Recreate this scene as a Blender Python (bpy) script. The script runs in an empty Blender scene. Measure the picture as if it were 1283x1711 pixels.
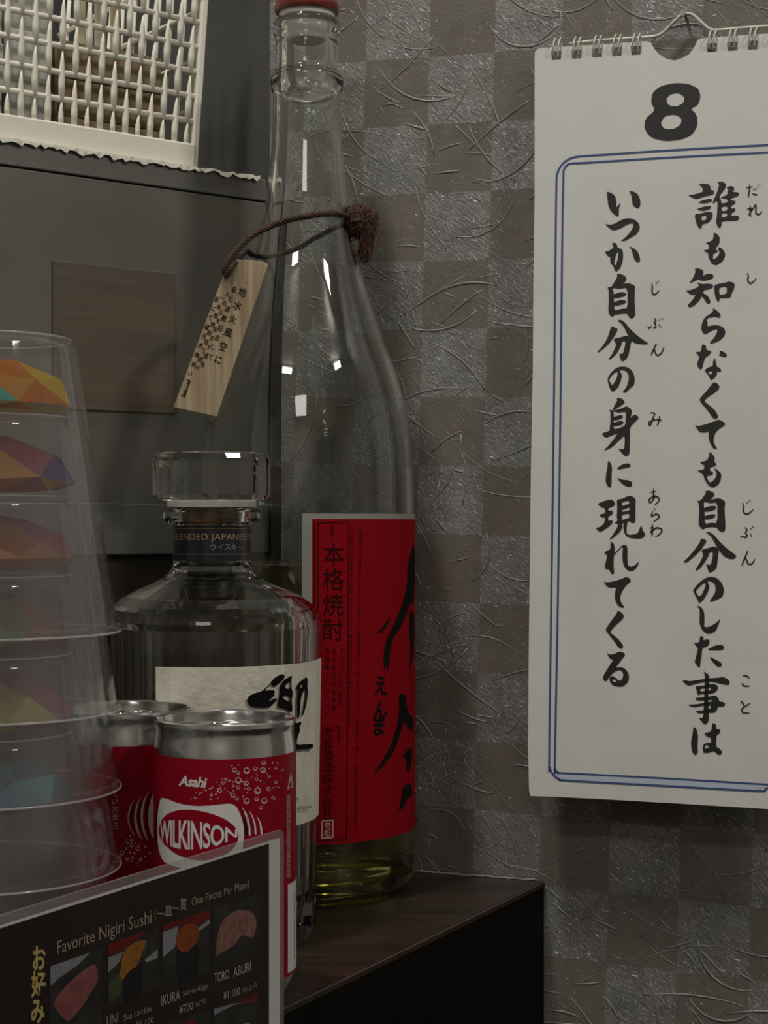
import bpy, bmesh, math, random
from mathutils import Vector, Matrix
random.seed(7)
scene = bpy.context.scene
col = scene.collection
# ------------------------------------------------------------------ camera, world, lights, exposure
F, HX, HY, H = 2800.0, 641.5, 875.0, 0.168      # focal length in px, horizon, eye height over the ledge
cam = bpy.data.cameras.new('camera'); camo = bpy.data.objects.new('camera', cam); col.objects.link(camo)
cam.sensor_fit = 'VERTICAL'; cam.sensor_height = 36.0; cam.lens = F * 36.0 / 1711.0
cam.shift_y = (HY - 855.5) / 1711.0
cam.clip_start = 0.02
camo.location = (0, 0, H); camo.rotation_euler = (math.pi / 2, 0, 0)
scene.camera = camo
world = bpy.data.worlds.new('world'); scene.world = world; world.use_nodes = True
world.node_tree.nodes['Background'].inputs[0].default_value = (1.0, 0.97, 0.9, 1)
world.node_tree.nodes['Background'].inputs[1].default_value = 0.06
def area(name, loc, target, size, power, color=(1, .965, .90), sy=None):
    l = bpy.data.lights.new(name, 'AREA'); l.energy = power; l.color = color
    l.shape = 'RECTANGLE'; l.size = size; l.size_y = sy or size
    o = bpy.data.objects.new(name, l); col.objects.link(o); o.location = loc
    o.rotation_euler = (Vector(target) - Vector(loc)).to_track_quat('-Z', 'Y').to_euler()
    return o
area('ceiling_lamp_near_wall', (-0.30, 0.36, 1.50), (-0.2, 0.40, 0), 0.11, 19.0, sy=0.11)
area('ceiling_lamp_room', (-0.75, -0.75, 1.50), (-0.1, 0.7, 0.1), 0.40, 8.0, sy=0.10)
area('ceiling_lamp_far', (1.15, -0.35, 1.50), (-0.1, 0.55, 0.0), 0.26, 20.0, sy=0.10)
area('fill_lamp_back', (-0.25, -1.85, 1.52), (-0.25, -1.6, 0), 0.6, 16.0, sy=0.6)  # added behind the camera for frontal fill and brighter reflections
vs = scene.view_settings
vs.view_transform = 'Standard'; vs.look = 'None'; vs.gamma = 1.0; vs.exposure = -1.02; vs.use_curve_mapping = False
try:
    cy = scene.cycles
    cy.max_bounces = 24; cy.transmission_bounces = 20; cy.transparent_max_bounces = 64; cy.glossy_bounces = 8
except Exception: pass

# ------------------------------------------------------------------ helpers: materials
MATS = {}
def mat(name, color=(.5, .5, .5), rough=.5, metal=0., trans=0., ior=1.5, noise=None, bump=0., bscale=200., spec=.5, coat=0., sheen=0.):
    m = bpy.data.materials.new(name); m.use_nodes = True; MATS[name] = m
    nt = m.node_tree; b = nt.nodes['Principled BSDF']
    b.inputs['Base Color'].default_value = (*color, 1); b.inputs['Roughness'].default_value = rough
    b.inputs['Metallic'].default_value = metal; b.inputs['Transmission Weight'].default_value = trans
    b.inputs['IOR'].default_value = ior; b.inputs['Specular IOR Level'].default_value = spec
    b.inputs['Coat Weight'].default_value = coat
    tc = None
    if noise or bump:
        tc = nt.nodes.new('ShaderNodeTexCoord')
    if noise:      # (color2, scale xyz, detail)
        mp = nt.nodes.new('ShaderNodeMapping'); mp.inputs['Scale'].default_value = noise[1]
        nz = nt.nodes.new('ShaderNodeTexNoise'); nz.inputs['Scale'].default_value = 1; nz.inputs['Detail'].default_value = noise[2]
        rp = nt.nodes.new('ShaderNodeValToRGB')
        rp.color_ramp.elements[0].position = .35; rp.color_ramp.elements[1].position = .65
        rp.color_ramp.elements[0].color = (*color, 1); rp.color_ramp.elements[1].color = (*noise[0], 1)
        nt.links.new(tc.outputs['Object'], mp.inputs[0]); nt.links.new(mp.outputs[0], nz.inputs['Vector'])
        nt.links.new(nz.outputs[0], rp.inputs[0]); nt.links.new(rp.outputs[0], b.inputs['Base Color'])
    if bump:
        n2 = nt.nodes.new('ShaderNodeTexNoise'); n2.inputs['Scale'].default_value = bscale; n2.inputs['Detail'].default_value = 4
        bp = nt.nodes.new('ShaderNodeBump'); bp.inputs['Strength'].default_value = bump; bp.inputs['Distance'].default_value = .001
        nt.links.new(tc.outputs['Object'], n2.inputs['Vector']); nt.links.new(n2.outputs[0], bp.inputs['Height'])
        nt.links.new(bp.outputs[0], b.inputs['Normal'])
    return m
def clear_plastic(name, tint=(.97, .97, .97), haze=.05, ior=1.45, rough=.06, hazecol=(.8, .76, .78)):
    m = bpy.data.materials.new(name); m.use_nodes = True; MATS[name] = m
    nt = m.node_tree; nt.nodes.clear(); N = nt.nodes.new
    out = N('ShaderNodeOutputMaterial'); tr = N('ShaderNodeBsdfTransparent'); gl = N('ShaderNodeBsdfGlossy'); df = N('ShaderNodeBsdfDiffuse')
    fr = N('ShaderNodeMath'); lw = N('ShaderNodeLayerWeight'); pw = N('ShaderNodeMath'); m1 = N('ShaderNodeMixShader'); m2 = N('ShaderNodeMixShader')
    tr.inputs[0].default_value = (*tint, 1); gl.inputs[0].default_value = (1, 1, 1, 1); gl.inputs['Roughness'].default_value = rough
    df.inputs[0].default_value = (*hazecol, 1); pw.operation = 'POWER'; pw.inputs[1].default_value = 4; fr.operation = 'MULTIPLY_ADD'; fr.inputs[1].default_value = .5; fr.inputs[2].default_value = ((ior - 1) / (ior + 1)) ** 2; m1.inputs[0].default_value = haze
    L = nt.links.new
    L(lw.outputs['Facing'], pw.inputs[0]); L(pw.outputs[0], fr.inputs[0])
    L(tr.outputs[0], m1.inputs[1]); L(df.outputs[0], m1.inputs[2]); L(fr.outputs[0], m2.inputs[0])
    L(m1.outputs[0], m2.inputs[1]); L(gl.outputs[0], m2.inputs[2]); L(m2.outputs[0], out.inputs[0])
    return m
def film(name, c):
    c = tuple(x * .95 for x in c)
    m = bpy.data.materials.new(name); m.use_nodes = True; MATS[name] = m
    nt = m.node_tree; nt.nodes.clear(); N = nt.nodes.new; L = nt.links.new
    out = N('ShaderNodeOutputMaterial'); tr = N('ShaderNodeBsdfTransparent'); df = N('ShaderNodeBsdfDiffuse'); gl = N('ShaderNodeBsdfGlossy')
    tl = N('ShaderNodeBsdfTranslucent')
    m1 = N('ShaderNodeMixShader'); m2 = N('ShaderNodeMixShader'); m3 = N('ShaderNodeMixShader')
    tr.inputs[0].default_value = (*[min(1, x * 1.2 + .1) for x in c], 1); df.inputs[0].default_value = (*c, 1); tl.inputs[0].default_value = (*c, 1)
    gl.inputs[0].default_value = (*[x * .9 + .10 for x in c], 1); gl.inputs['Roughness'].default_value = .16
    m1.inputs[0].default_value = .68; m2.inputs[0].default_value = .30; m3.inputs[0].default_value = .5
    L(df.outputs[0], m3.inputs[1]); L(tl.outputs[0], m3.inputs[2])
    L(tr.outputs[0], m1.inputs[1]); L(m3.outputs[0], m1.inputs[2]); L(m1.outputs[0], m2.inputs[1]); L(gl.outputs[0], m2.inputs[2]); L(m2.outputs[0], out.inputs[0])
    return m

# ------------------------------------------------------------------ helpers: objects
def tag(o, label=None, cat=None, group=None, kind=None):
    if label: o['label'] = label
    if cat: o['category'] = cat
    if group: o['group'] = group
    if kind: o['kind'] = kind
    return o
def empty(name, loc=(0, 0, 0), rz=0.):
    o = bpy.data.objects.new(name, None); col.objects.link(o); o.location = loc; o.rotation_euler = (0, 0, rz)
    o.empty_display_size = .01
    return o
def link(name, me, m=None, parent=None, world_verts=True):
    """mesh data holds world coordinates; put into the parent's frame"""
    o = bpy.data.objects.new(name, me); col.objects.link(o)
    if m is not None:
        for mm in (m if isinstance(m, list) else [m]): me.materials.append(mm)
    if parent is not None:
        o.parent = parent
        if world_verts:
            mw = parent.matrix_basis.copy(); p = parent.parent
            while p is not None: mw = p.matrix_basis @ mw; p = p.parent
            me.transform(mw.inverted())
    return o
def mesh(name, verts, faces, smooth=False):
    me = bpy.data.meshes.new(name); me.from_pydata([tuple(v) for v in verts], [], faces); me.update()
    if smooth:
        for p in me.polygons: p.use_smooth = True
    return me
def bm_mesh(name, bm, smooth=False):
    me = bpy.data.meshes.new(name); bmesh.ops.recalc_face_normals(bm, faces=bm.faces); bm.to_mesh(me); bm.free()
    if smooth:
        for p in me.polygons: p.use_smooth = True
    return me
def box_bm(x0, x1, y0, y1, z0, z1, bev=0., seg=2):
    bm = bmesh.new()
    bmesh.ops.create_cube(bm, size=1)
    for v in bm.verts:
        v.co = Vector(((x0 + x1) / 2 + v.co.x * (x1 - x0), (y0 + y1) / 2 + v.co.y * (y1 - y0), (z0 + z1) / 2 + v.co.z * (z1 - z0)))
    if bev: bmesh.ops.bevel(bm, geom=bm.edges[:], offset=bev, segments=seg, affect='EDGES', profile=.5)
    return bm
def lathe(profile, n=64, closed=False, center=(0, 0), smooth_ang=True):
    """profile: list of (r,z) ; returns mesh verts, faces around z"""
    verts, faces = [], []
    rings = []
    for r, z in profile:
        if r < 1e-7:
            verts.append((center[0], center[1], z)); rings.append([len(verts) - 1] * n)
        else:
            i0 = len(verts)
            for k in range(n):
                a = 2 * math.pi * k / n
                verts.append((center[0] + r * math.cos(a), center[1] + r * math.sin(a), z))
            rings.append(list(range(i0, i0 + n)))
    m = len(rings)
    for i in range(m if closed else m - 1):
        A, B = rings[i], rings[(i + 1) % m]
        for k in range(n):
            q = [A[k], A[(k + 1) % n], B[(k + 1) % n], B[k]]
            qq = []
            for x in q:
                if x not in qq: qq.append(x)
            if len(qq) > 2: faces.append(qq)
    return verts, faces
def lathe_mesh(name, profile, n=64, closed=False, center=(0, 0), smooth=True, sharp=40):
    v, f = lathe(profile, n, closed, center)
    bm = bmesh.new(); bv = [bm.verts.new(x) for x in v]
    for q in f:
        try: bm.faces.new([bv[i] for i in q])
        except ValueError: pass
    me = bm_mesh(name, bm, smooth)
    if smooth: me.set_sharp_from_angle(angle=math.radians(sharp))
    return me
def tube(bm, pts, r, n=6, cap=True):
    pts = [Vector(p) for p in pts]; rs = r if isinstance(r, (list, tuple)) else [r] * len(pts)
    up = None; rings = []
    for i, p in enumerate(pts):
        t = (pts[min(i + 1, len(pts) - 1)] - pts[max(i - 1, 0)]).normalized()
        if up is None:
            up = t.orthogonal().normalized()
        else:
            up = (up - t * up.dot(t))
            up = up.normalized() if up.length > 1e-9 else t.orthogonal().normalized()
        sd = t.cross(up)
        rings.append([bm.verts.new(p + (up * math.cos(2 * math.pi * k / n) + sd * math.sin(2 * math.pi * k / n)) * rs[i]) for k in range(n)])
    for a, b in zip(rings, rings[1:]):
        for k in range(n): bm.faces.new([a[k], a[(k + 1) % n], b[(k + 1) % n], b[k]])
    if cap:
        bm.faces.new(rings[0][::-1]); bm.faces.new(rings[-1])
def smooth_path(pts, k=6):
    pts = [Vector(p) for p in pts]; out = []
    for i in range(len(pts) - 1):
        p0, p1, p2, p3 = pts[max(i - 1, 0)], pts[i], pts[i + 1], pts[min(i + 2, len(pts) - 1)]
        for j in range(k):
            t = j / k
            out.append(.5 * ((2 * p1) + (p2 - p0) * t + (2 * p0 - 5 * p1 + 4 * p2 - p3) * t * t + (3 * p1 - p0 - 3 * p2 + p3) * t ** 3))
    out.append(pts[-1]); return out

# ------------------------------------------------------------------ helpers: from photo pixels to points on surfaces
CAMP = Vector((0, 0, H))
def ray(px, py): return Vector(((px - HX) / F, 1.0, -(py - HY) / F))
def P(px, py, d): return CAMP + ray(px, py) * d
def on_plane(p0, n):
    p0, n = Vector(p0), Vector(n).normalized()
    def f(px, py):
        r = ray(px, py); return CAMP + r * ((p0 - CAMP).dot(n) / r.dot(n))
    return f
def on_cyl(cx, cyy, rad, off=0.):
    R = rad + off
    def f(px, py):
        r = ray(px, py); a = r.x * r.x + r.y * r.y; b = -2 * (r.x * cx + r.y * cyy); c = cx * cx + cyy * cyy - R * R
        D = max(b * b - 4 * a * c, 0.); t = (-b - math.sqrt(D)) / (2 * a)
        q = CAMP + r * t
        d = Vector((q.x - cx, q.y - cyy)); d = d.normalized() * R
        return Vector((cx + d.x, cyy + d.y, q.z))
    return f
def chaikin(p, it=1):
    for _ in range(it):
        q = []
        for i in range(len(p)):
            a, b = p[i], p[(i + 1) % len(p)]
            q += [(a[0] * .8 + b[0] * .2, a[1] * .8 + b[1] * .2), (a[0] * .2 + b[0] * .8, a[1] * .2 + b[1] * .8)]
        p = q
    return p
def fill(contours):
    """2D contours (even-odd) -> verts2d, tris"""
    c = bpy.data.curves.new('outline', 'CURVE'); c.dimensions = '2D'; c.fill_mode = 'FRONT'
    for p in contours:
        s = c.splines.new('POLY'); s.points.add(len(p) - 1); s.use_cyclic_u = True
        for i, q in enumerate(p): s.points[i].co = (q[0], q[1], 0, 1)
    o = bpy.data.objects.new('outline', c); col.objects.link(o)
    me = o.to_mesh(); v = [(x.co.x, x.co.y) for x in me.vertices]; f = [tuple(x.vertices) for x in me.polygons]
    o.to_mesh_clear(); bpy.data.objects.remove(o); bpy.data.curves.remove(c)
    return v, f
_gc = {}
def glyphs(s, bold=0., shear=0., spacing=1.):
    k = (s, bold, shear, spacing)
    if k in _gc: return _gc[k]
    c = bpy.data.curves.new('text', 'FONT'); c.body = s; c.offset = bold; c.shear = shear; c.space_character = spacing
    c.resolution_u = 3
    o = bpy.data.objects.new('text', c); col.objects.link(o); bpy.context.view_layer.update()
    me = o.to_mesh(); v = [(x.co.x, x.co.y) for x in me.vertices]; f = [tuple(x.vertices) for x in me.polygons]
    o.to_mesh_clear(); bpy.data.objects.remove(o); bpy.data.curves.remove(c)
    _gc[k] = (v, f); return v, f
class Print:
    """flat print: shapes in photo pixels or any 2D frame, laid onto a surface"""
    def __init__(s): s.v = []; s.f = []
    def add(s, v, f):
        i = len(s.v); s.v += v; s.f += [tuple(i + k for k in q) for q in f]
    def shape(s, contours, smooth=1):
        s.add(*fill([chaikin(c, smooth) if smooth else c for c in contours]))
    def ribbon(s, pts, w, taper=.35, smooth=True):
        if smooth and len(pts) > 2: pts = [(p.x, p.y) for p in smooth_path([(a, b, 0) for a, b in pts], 4)]
        L, R = [], []
        n = len(pts)
        for i, p in enumerate(pts):
            a, b = pts[max(i - 1, 0)], pts[min(i + 1, n - 1)]
            tx, ty = b[0] - a[0], b[1] - a[1]; l = math.hypot(tx, ty) or 1
            k = w / 2 * (1 - (1 - taper) * abs(2 * i / (n - 1) - 1) ** 3)
            L.append((p[0] - ty / l * k, p[1] + tx / l * k)); R.append((p[0] + ty / l * k, p[1] - tx / l * k))
        i0 = len(s.v)
        s.v += L + R
        s.f += [(i0 + i, i0 + i + 1, i0 + n + i + 1, i0 + n + i) for i in range(n - 1)]
    def char(s, ch, cx, cy, w, h=None, rot=0., bold=0., shx=0.):
        v, f = glyphs(ch, bold)
        if not v: return
        x0 = min(a for a, b in v); x1 = max(a for a, b in v); y0 = min(b for a, b in v); y1 = max(b for a, b in v)
        h = h or w; c, sn = math.cos(rot), math.sin(rot); out = []
        for a, b in v:
            x = (a - (x0 + x1) / 2) * w; y = -(b - (y0 + y1) / 2) * h
            out.append((cx + x * c - y * sn + shx * y, cy + x * sn + y * c))
        s.add(out, f)
    def column(s, text, x0, y0, x1, y1, w, h=None, rot=0., bold=0.):
        n = len(text)
        for i, ch in enumerate(text):
            t = (i + .5) / n
            s.char(ch, x0 + (x1 - x0) * t, y0 + (y1 - y0) * t, w, h, rot, bold)
    def line(s, text, p0, p1, up, bold=0., shear=0., spacing=1.):
        """text from p0 to p1 along the baseline, cap height vector up"""
        v, f = glyphs(text, bold, shear, spacing)
        x0 = min(a for a, b in v); x1 = max(a for a, b in v)
        s.add([(p0[0] + (p1[0] - p0[0]) * (a - x0) / (x1 - x0) + up[0] * b / .73, p0[1] + (p1[1] - p0[1]) * (a - x0) / (x1 - x0) + up[1] * b / .73) for a, b in v], f)
    def make(s, name, proj, m, parent, maxlen=None):
        bm = bmesh.new(); bv = [bm.verts.new((a, b, 0)) for a, b in s.v]
        for q in s.f:
            try: bm.faces.new([bv[i] for i in q])
            except ValueError: pass
        if maxlen:
            for _ in range(6):
                e = [x for x in bm.edges if x.calc_length() > maxlen]
                if not e: break
                bmesh.ops.subdivide_edges(bm, edges=e, cuts=1); bmesh.ops.triangulate(bm, faces=[q for q in bm.faces if len(q.verts) > 4])
        for v in bm.verts: v.co = proj(v.co.x, v.co.y)
        me = bpy.data.meshes.new(name); bm.normal_update(); bm.to_mesh(me); bm.free()
        return link(name, me, m, parent)
def slab(contours, proj, nrm, thick, name, m, parent=None, smooth=0):
    """solid sheet: outline on a surface, thickness backwards along nrm"""
    v, f = fill([chaikin(c, smooth) if smooth else c for c in contours])
    bm = bmesh.new(); bv = [bm.verts.new(proj(a, b)) for a, b in v]
    for q in f: bm.faces.new([bv[i] for i in q])
    g = bmesh.ops.extrude_face_region(bm, geom=bm.faces[:])
    for e in g['geom']:
        if isinstance(e, bmesh.types.BMVert): e.co += Vector(nrm) * thick
    return link(name, bm_mesh(name, bm), m, parent)

# ------------------------------------------------------------------ layout of the place (plan view, metres)
TH = math.radians(20)
WU = Vector((math.cos(TH), -math.sin(TH), 0)); WN = Vector((-math.sin(TH), -math.cos(TH), 0))   # along the papered wall / out of it
W0 = Vector((0, .816, 0))
C0 = Vector((-.057, .8367, 0)); CR = math.atan2(.609, .793)                                      # cabinet corner and turn
CX = Vector((math.cos(CR), math.sin(CR), 0)); CY = Vector((-math.sin(CR), math.cos(CR), 0))
K = Vector((.0756, .7884, 0)); EDGE = Vector((.4716, .8818, 0))                                   # ledge corner at the wall, its front edge
COUNTER = -.14

# ------------------------------------------------------------------ structure
def wall_material():
    m = bpy.data.materials.new('washi_checked_wallpaper'); m.use_nodes = True; nt = m.node_tree; N = nt.nodes.new; L = nt.links.new
    b = nt.nodes['Principled BSDF']; tc = N('ShaderNodeTexCoord')
    mp = N('ShaderNodeMapping'); mp.inputs['Rotation'].default_value = (0, 0, 0); L(tc.outputs['Object'], mp.inputs[0])
    ck = N('ShaderNodeTexChecker'); ck.inputs['Scale'].default_value = 1 / .0328
    wob = N('ShaderNodeTexNoise'); wob.inputs['Scale'].default_value = 400; wob.inputs['Detail'].default_value = 3
    L(tc.outputs['Object'], wob.inputs['Vector'])
    sc = N('ShaderNodeVectorMath'); sc.operation = 'SCALE'; sc.inputs['Scale'].default_value = .0016
    sub = N('ShaderNodeVectorMath'); sub.operation = 'SUBTRACT'; sub.inputs[1].default_value = (.5, .5, .5)
    ad = N('ShaderNodeVectorMath'); ad.operation = 'ADD'; ml = N('ShaderNodeVectorMath'); ml.operation = 'MULTIPLY'; ml.inputs[1].default_value = (1, 0, 1)
    ad2 = N('ShaderNodeVectorMath'); ad2.operation = 'ADD'; ad2.inputs[1].default_value = (0, .016, 0)
    L(wob.outputs['Color'], sub.inputs[0]); L(sub.outputs[0], sc.inputs[0]); L(mp.outputs[0], ad.inputs[0]); L(sc.outputs[0], ad.inputs[1])
    L(ad.outputs[0], ml.inputs[0]); L(ml.outputs[0], ad2.inputs[0]); L(ad2.outputs[0], ck.inputs['Vector'])
    ck.inputs['Color1'].default_value = (1, 1, 1, 1); ck.inputs['Color2'].default_value = (0, 0, 0, 1)
    n1 = N('ShaderNodeTexNoise'); n1.inputs['Scale'].default_value = 60; n1.inputs['Detail'].default_value = 8; n1.inputs['Roughness'].default_value = .7
    L(tc.outputs['Object'], n1.inputs['Vector'])
    r1 = N('ShaderNodeValToRGB'); r1.color_ramp.elements[0].color = (.14, .138, .132, 1); r1.color_ramp.elements[1].color = (.275, .273, .268, 1)
    r2 = N('ShaderNodeValToRGB'); r2.color_ramp.elements[0].color = (.115, .103, .088, 1); r2.color_ramp.elements[1].color = (.175, .160, .140, 1)
    for r in (r1, r2): r.color_ramp.elements[0].position = .3; r.color_ramp.elements[1].position = .7; L(n1.outputs[0], r.inputs[0])
    tint = N('ShaderNodeTexNoise'); tint.inputs['Scale'].default_value = 38; tint.inputs['Detail'].default_value = 3; L(tc.outputs['Object'], tint.inputs['Vector'])
    r3 = N('ShaderNodeValToRGB'); r3.color_ramp.elements[0].color = (.98, 1.0, .95, 1); r3.color_ramp.elements[1].color = (1.04, .98, .96, 1); r3.color_ramp.elements[0].position = .42; r3.color_ramp.elements[1].position = .58
    L(tint.outputs[0], r3.inputs[0])
    mx = N('ShaderNodeMix'); mx.data_type = 'RGBA'; L(ck.outputs['Fac'], mx.inputs['Factor']); L(r2.outputs[0], mx.inputs['A']); L(r1.outputs[0], mx.inputs['B'])
    mu = N('ShaderNodeMix'); mu.data_type = 'RGBA'; mu.blend_type = 'MULTIPLY'; mu.inputs['Factor'].default_value = 1; L(mx.outputs['Result'], mu.inputs['A']); L(r3.outputs[0], mu.inputs['B'])
    L(mu.outputs['Result'], b.inputs['Base Color'])
    mt = N('ShaderNodeMath'); mt.operation = 'MULTIPLY'; mt.inputs[1].default_value = .25; L(ck.outputs['Fac'], mt.inputs[0]); L(mt.outputs[0], b.inputs['Metallic'])
    b.inputs['Roughness'].default_value = .5
    # crinkled fibre relief, stretched along the diagonal
    mr = N('ShaderNodeMapping'); mr.inputs['Rotation'].default_value = (0, math.radians(-44), 0); L(tc.outputs['Object'], mr.inputs[0])
    m2 = N('ShaderNodeMapping'); m2.inputs['Scale'].default_value = (330, 1, 800); L(mr.outputs[0], m2.inputs[0])
    n2 = N('ShaderNodeTexNoise'); n2.inputs['Scale'].default_value = 1; n2.inputs['Detail'].default_value = 3; n2.inputs['Distortion'].default_value = .5; L(m2.outputs[0], n2.inputs['Vector'])
    n3 = N('ShaderNodeTexNoise'); n3.inputs['Scale'].default_value = 900; n3.inputs['Detail'].default_value = 4; L(tc.outputs['Object'], n3.inputs['Vector'])
    mm = N('ShaderNodeMath'); mm.operation = 'MULTIPLY'; L(n2.outputs[0], mm.inputs[0])
    cf = N('ShaderNodeMath'); cf.operation = 'MULTIPLY_ADD'; cf.inputs[1].default_value = .6; cf.inputs[2].default_value = .25; L(ck.outputs['Fac'], cf.inputs[0]); L(cf.outputs[0], mm.inputs[1])
    ma = N('ShaderNodeMath'); ma.operation = 'MULTIPLY_ADD'; ma.inputs[1].default_value = .35; L(n3.outputs[0], ma.inputs[0]); L(mm.outputs[0], ma.inputs[2])
    bp = N('ShaderNodeBump'); bp.inputs['Strength'].default_value = .6; bp.inputs['Distance'].default_value = .0008; L(ma.outputs[0], bp.inputs['Height']); L(bp.outputs[0], b.inputs['Normal'])
    return m
wallproj = on_plane(W0, WN)
org = wallproj(711, 323)                         # a corner of the printed squares
wall = empty('wall_right', org); wall.rotation_euler = (0, math.radians(1.6), -TH)
tag(wall, kind='structure')
MW = wall.matrix_basis.copy()
def wl(x, y, z): return MW @ Vector((x, y, z))
iC = MW.inverted() @ Vector((C0.x, C0.y, org.z))
vv = [(iC.x, 0, -.75), (.9, 0, -.75), (.9, 0, 1.4), (iC.x, 0, 1.4)]
# corners squared to the plumb cabinet corner
def plumb(z):
    a = MW.inverted() @ Vector((C0.x, C0.y, z)); return (a.x, 0, a.z)
vv[0] = plumb(COUNTER); vv[3] = plumb(1.45)
vv[1] = tuple((MW.inverted() @ (W0 + WU * .9 + Vector((0, 0, COUNTER))))[i] * (i != 1) for i in range(3))
vv[2] = tuple((MW.inverted() @ (W0 + WU * .9 + Vector((0, 0, 1.45))))[i] * (i != 1) for i in range(3))
wv = vv + [(a, .02, c) for a, b, c in vv]
wm = mesh('wallpaper', wv, [(0, 1, 2, 3), (7, 6, 5, 4), (0, 4, 5, 1), (1, 5, 6, 2), (2, 6, 7, 3), (3, 7, 4, 0)])
link('wallpaper', wm, wall_material(), wall, False)
M_gap = mat('corner_shade_black', (.006, .006, .006), .6)
gp = link('gap_shadow_1', bm_mesh('gap_shadow_1', box_bm(.0002, .0052, -.0012, .0004, .0, .185)), M_gap); gp.location = C0 + Vector((0, 0, .135)); gp.rotation_euler = (0, 0, -TH); tag(gp, kind='structure')  # black strip added at the corner as the shadow of the gap
# long fibres and short silver flecks pressed into the paper
M_fib = mat('washi_fibre', (.20, .19, .175), .42, .15)
M_fleck = mat('silver_fleck', (.62, .62, .63), .42, .35)
def visible_uv():
    while True:
        u = random.uniform(-.095, .235); v = random.uniform(-.36, .2)
        return u, v
def plumb_x(z): return iC.x + (vv[3][0] - vv[0][0]) / (vv[3][2] - vv[0][2]) * (z - 0)
bm = bmesh.new()
for i in range(800):
    u, v = random.uniform(-.10, .23), random.uniform(-.40, .14)
    l = random.choice([.006, .009, .013, .018, .026, .038, .05]); a = random.gauss(-.75, .35) if random.random() < .55 else random.gauss(.55, .35) if random.random() < .7 else random.gauss(-.1, .3)
    cu = random.gauss(0, 26); pts = []; w = random.uniform(.00030, .00075)
    n = 9; x, z = u, v
    for k in range(n):
        pts.append((x, w * .42, z)); x += math.cos(a) * l / (n - 1); z += math.sin(a) * l / (n - 1); a += cu * l / (n - 1)
    if min(q[0] - plumb_x(q[2]) for q in pts) < .001: continue
    tube(bm, pts, [w * .6 + w * .4 * math.sin(math.pi * k / (n - 1)) for k in range(n)], 8)
o = link('pressed_fibres', bm_mesh('pressed_fibres', bm, True), M_fib, wall, False); o['kind'] = 'stuff'
bm = bmesh.new()
for i in range(34000):
    u, v = random.uniform(-.10, .235), random.uniform(-.42, .14)
    silver = (math.floor(u / .0328) + math.floor(v / .0328)) % 2 == 1
    if (not silver and random.random() < .84) or u < plumb_x(v) + .002: continue
    a = random.gauss(-.80, .45) + (math.pi / 2 if random.random() < .12 else 0)
    l = random.uniform(.0008, .0038); w = random.uniform(.00006, .00015) * (1 if silver else .6)
    d = Vector((math.cos(a), 0, math.sin(a))); s = Vector((-d.z, 0, d.x)); c = Vector((u, -.00015, v))
    t = random.gauss(0, .00003); b_ = Vector((0, -.00012, 0))
    p = [c - d * l / 2, c - s * w + Vector((0, t, 0)), c + d * l / 2 + s * l * random.uniform(-.12, .12), c + s * w - Vector((0, t, 0))]
    bm.faces.new([bm.verts.new(q) for q in p])
me = bpy.data.meshes.new('silver_flecks'); bm.to_mesh(me); bm.free()
o = link('silver_flecks', me, M_fleck, wall, False); o['kind'] = 'stuff'

M_dark = mat('dark_grey_wall', (.075, .075, .075), .5, bump=.15, bscale=60)
side = empty('wall_left', C0 + Vector((0, 0, COUNTER)), CR); tag(side, kind='structure')
link('wall_panel', bm_mesh('wall_panel', box_bm(0, .02, .0, .9, 0, 1.45 - COUNTER)), M_dark, side, False)
M_room = mat('plaster', (.78, .75, .70), .8, bump=.1)
M_ceil = mat('ceiling_paint', (.75, .73, .68), .8, bump=.1)
tag(link('ceiling', bm_mesh('ceiling', box_bm(-2.2, 2.2, -2.6, 1.6, 1.56, 1.6)), M_ceil), kind='structure')
tag(link('wall_back', bm_mesh('wall_back', box_bm(-2.2, 2.2, -2.64, -2.6, -1.0, 1.56)), M_room), kind='structure')
tag(link('wall_far_left', bm_mesh('wall_far_left', box_bm(-2.24, -2.2, -2.6, 1.6, -1.0, 1.56)), M_room), kind='structure')
tag(link('wall_far_right', bm_mesh('wall_far_right', box_bm(2.2, 2.24, -2.6, 1.6, -1.0, 1.56)), M_room), kind='structure')
M_floor = mat('floor_dark', (.10, .085, .07), .6, noise=((.14, .12, .1), (6, 40, 6), 3))
tag(link('floor', bm_mesh('floor', box_bm(-2.2, 2.2, -2.6, 1.6, -1.04, -1.0)), M_floor), kind='structure')

# dark counter under everything, and the raised ledge the bottles stand on
M_wood = mat('dark_stained_wood', (.014, .010, .007), .38, noise=((.032, .021, .013), (14, 120, 60), 5), bump=.12, bscale=300)
M_black = mat('black_lacquered_board', (.003, .0026, .0025), .7, noise=((.005, .0042, .004), (20, 90, 40), 3), spec=.12)
M_edge = mat('worn_edge', (.075, .045, .038), .5)
def poly_prism(pts, z0, z1, bev=0.):
    bm = bmesh.new(); a = [bm.verts.new((p.x, p.y, z0)) for p in pts]; b = [bm.verts.new((p.x, p.y, z1)) for p in pts]
    n = len(pts); bm.faces.new(a[::-1]); bm.faces.new(b)
    for i in range(n): bm.faces.new([a[i], a[(i + 1) % n], b[(i + 1) % n], b[i]])
    if bev:
        bmesh.ops.bevel(bm, geom=[e for e in bm.edges if abs(e.verts[0].co.z - z1) < 1e-6 and abs(e.verts[1].co.z - z1) < 1e-6], offset=bev, segments=2, affect='EDGES')
    return bm
KW = K + WN * .0005
outw = Vector((EDGE.y, -EDGE.x, 0))
q0, q1 = KW.copy(), KW - EDGE * .72
leftfar = C0 + CY * .30 - CX * .60
wl_pt = C0 + WN * .0012
plan = [q0, wl_pt, C0 + CY * .30 - CX * .0012 + WN * .0012, leftfar, Vector((-.80, q1.y, 0)), q1]
ledge = empty('counter_ledge', (K.x, K.y, COUNTER))
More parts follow.
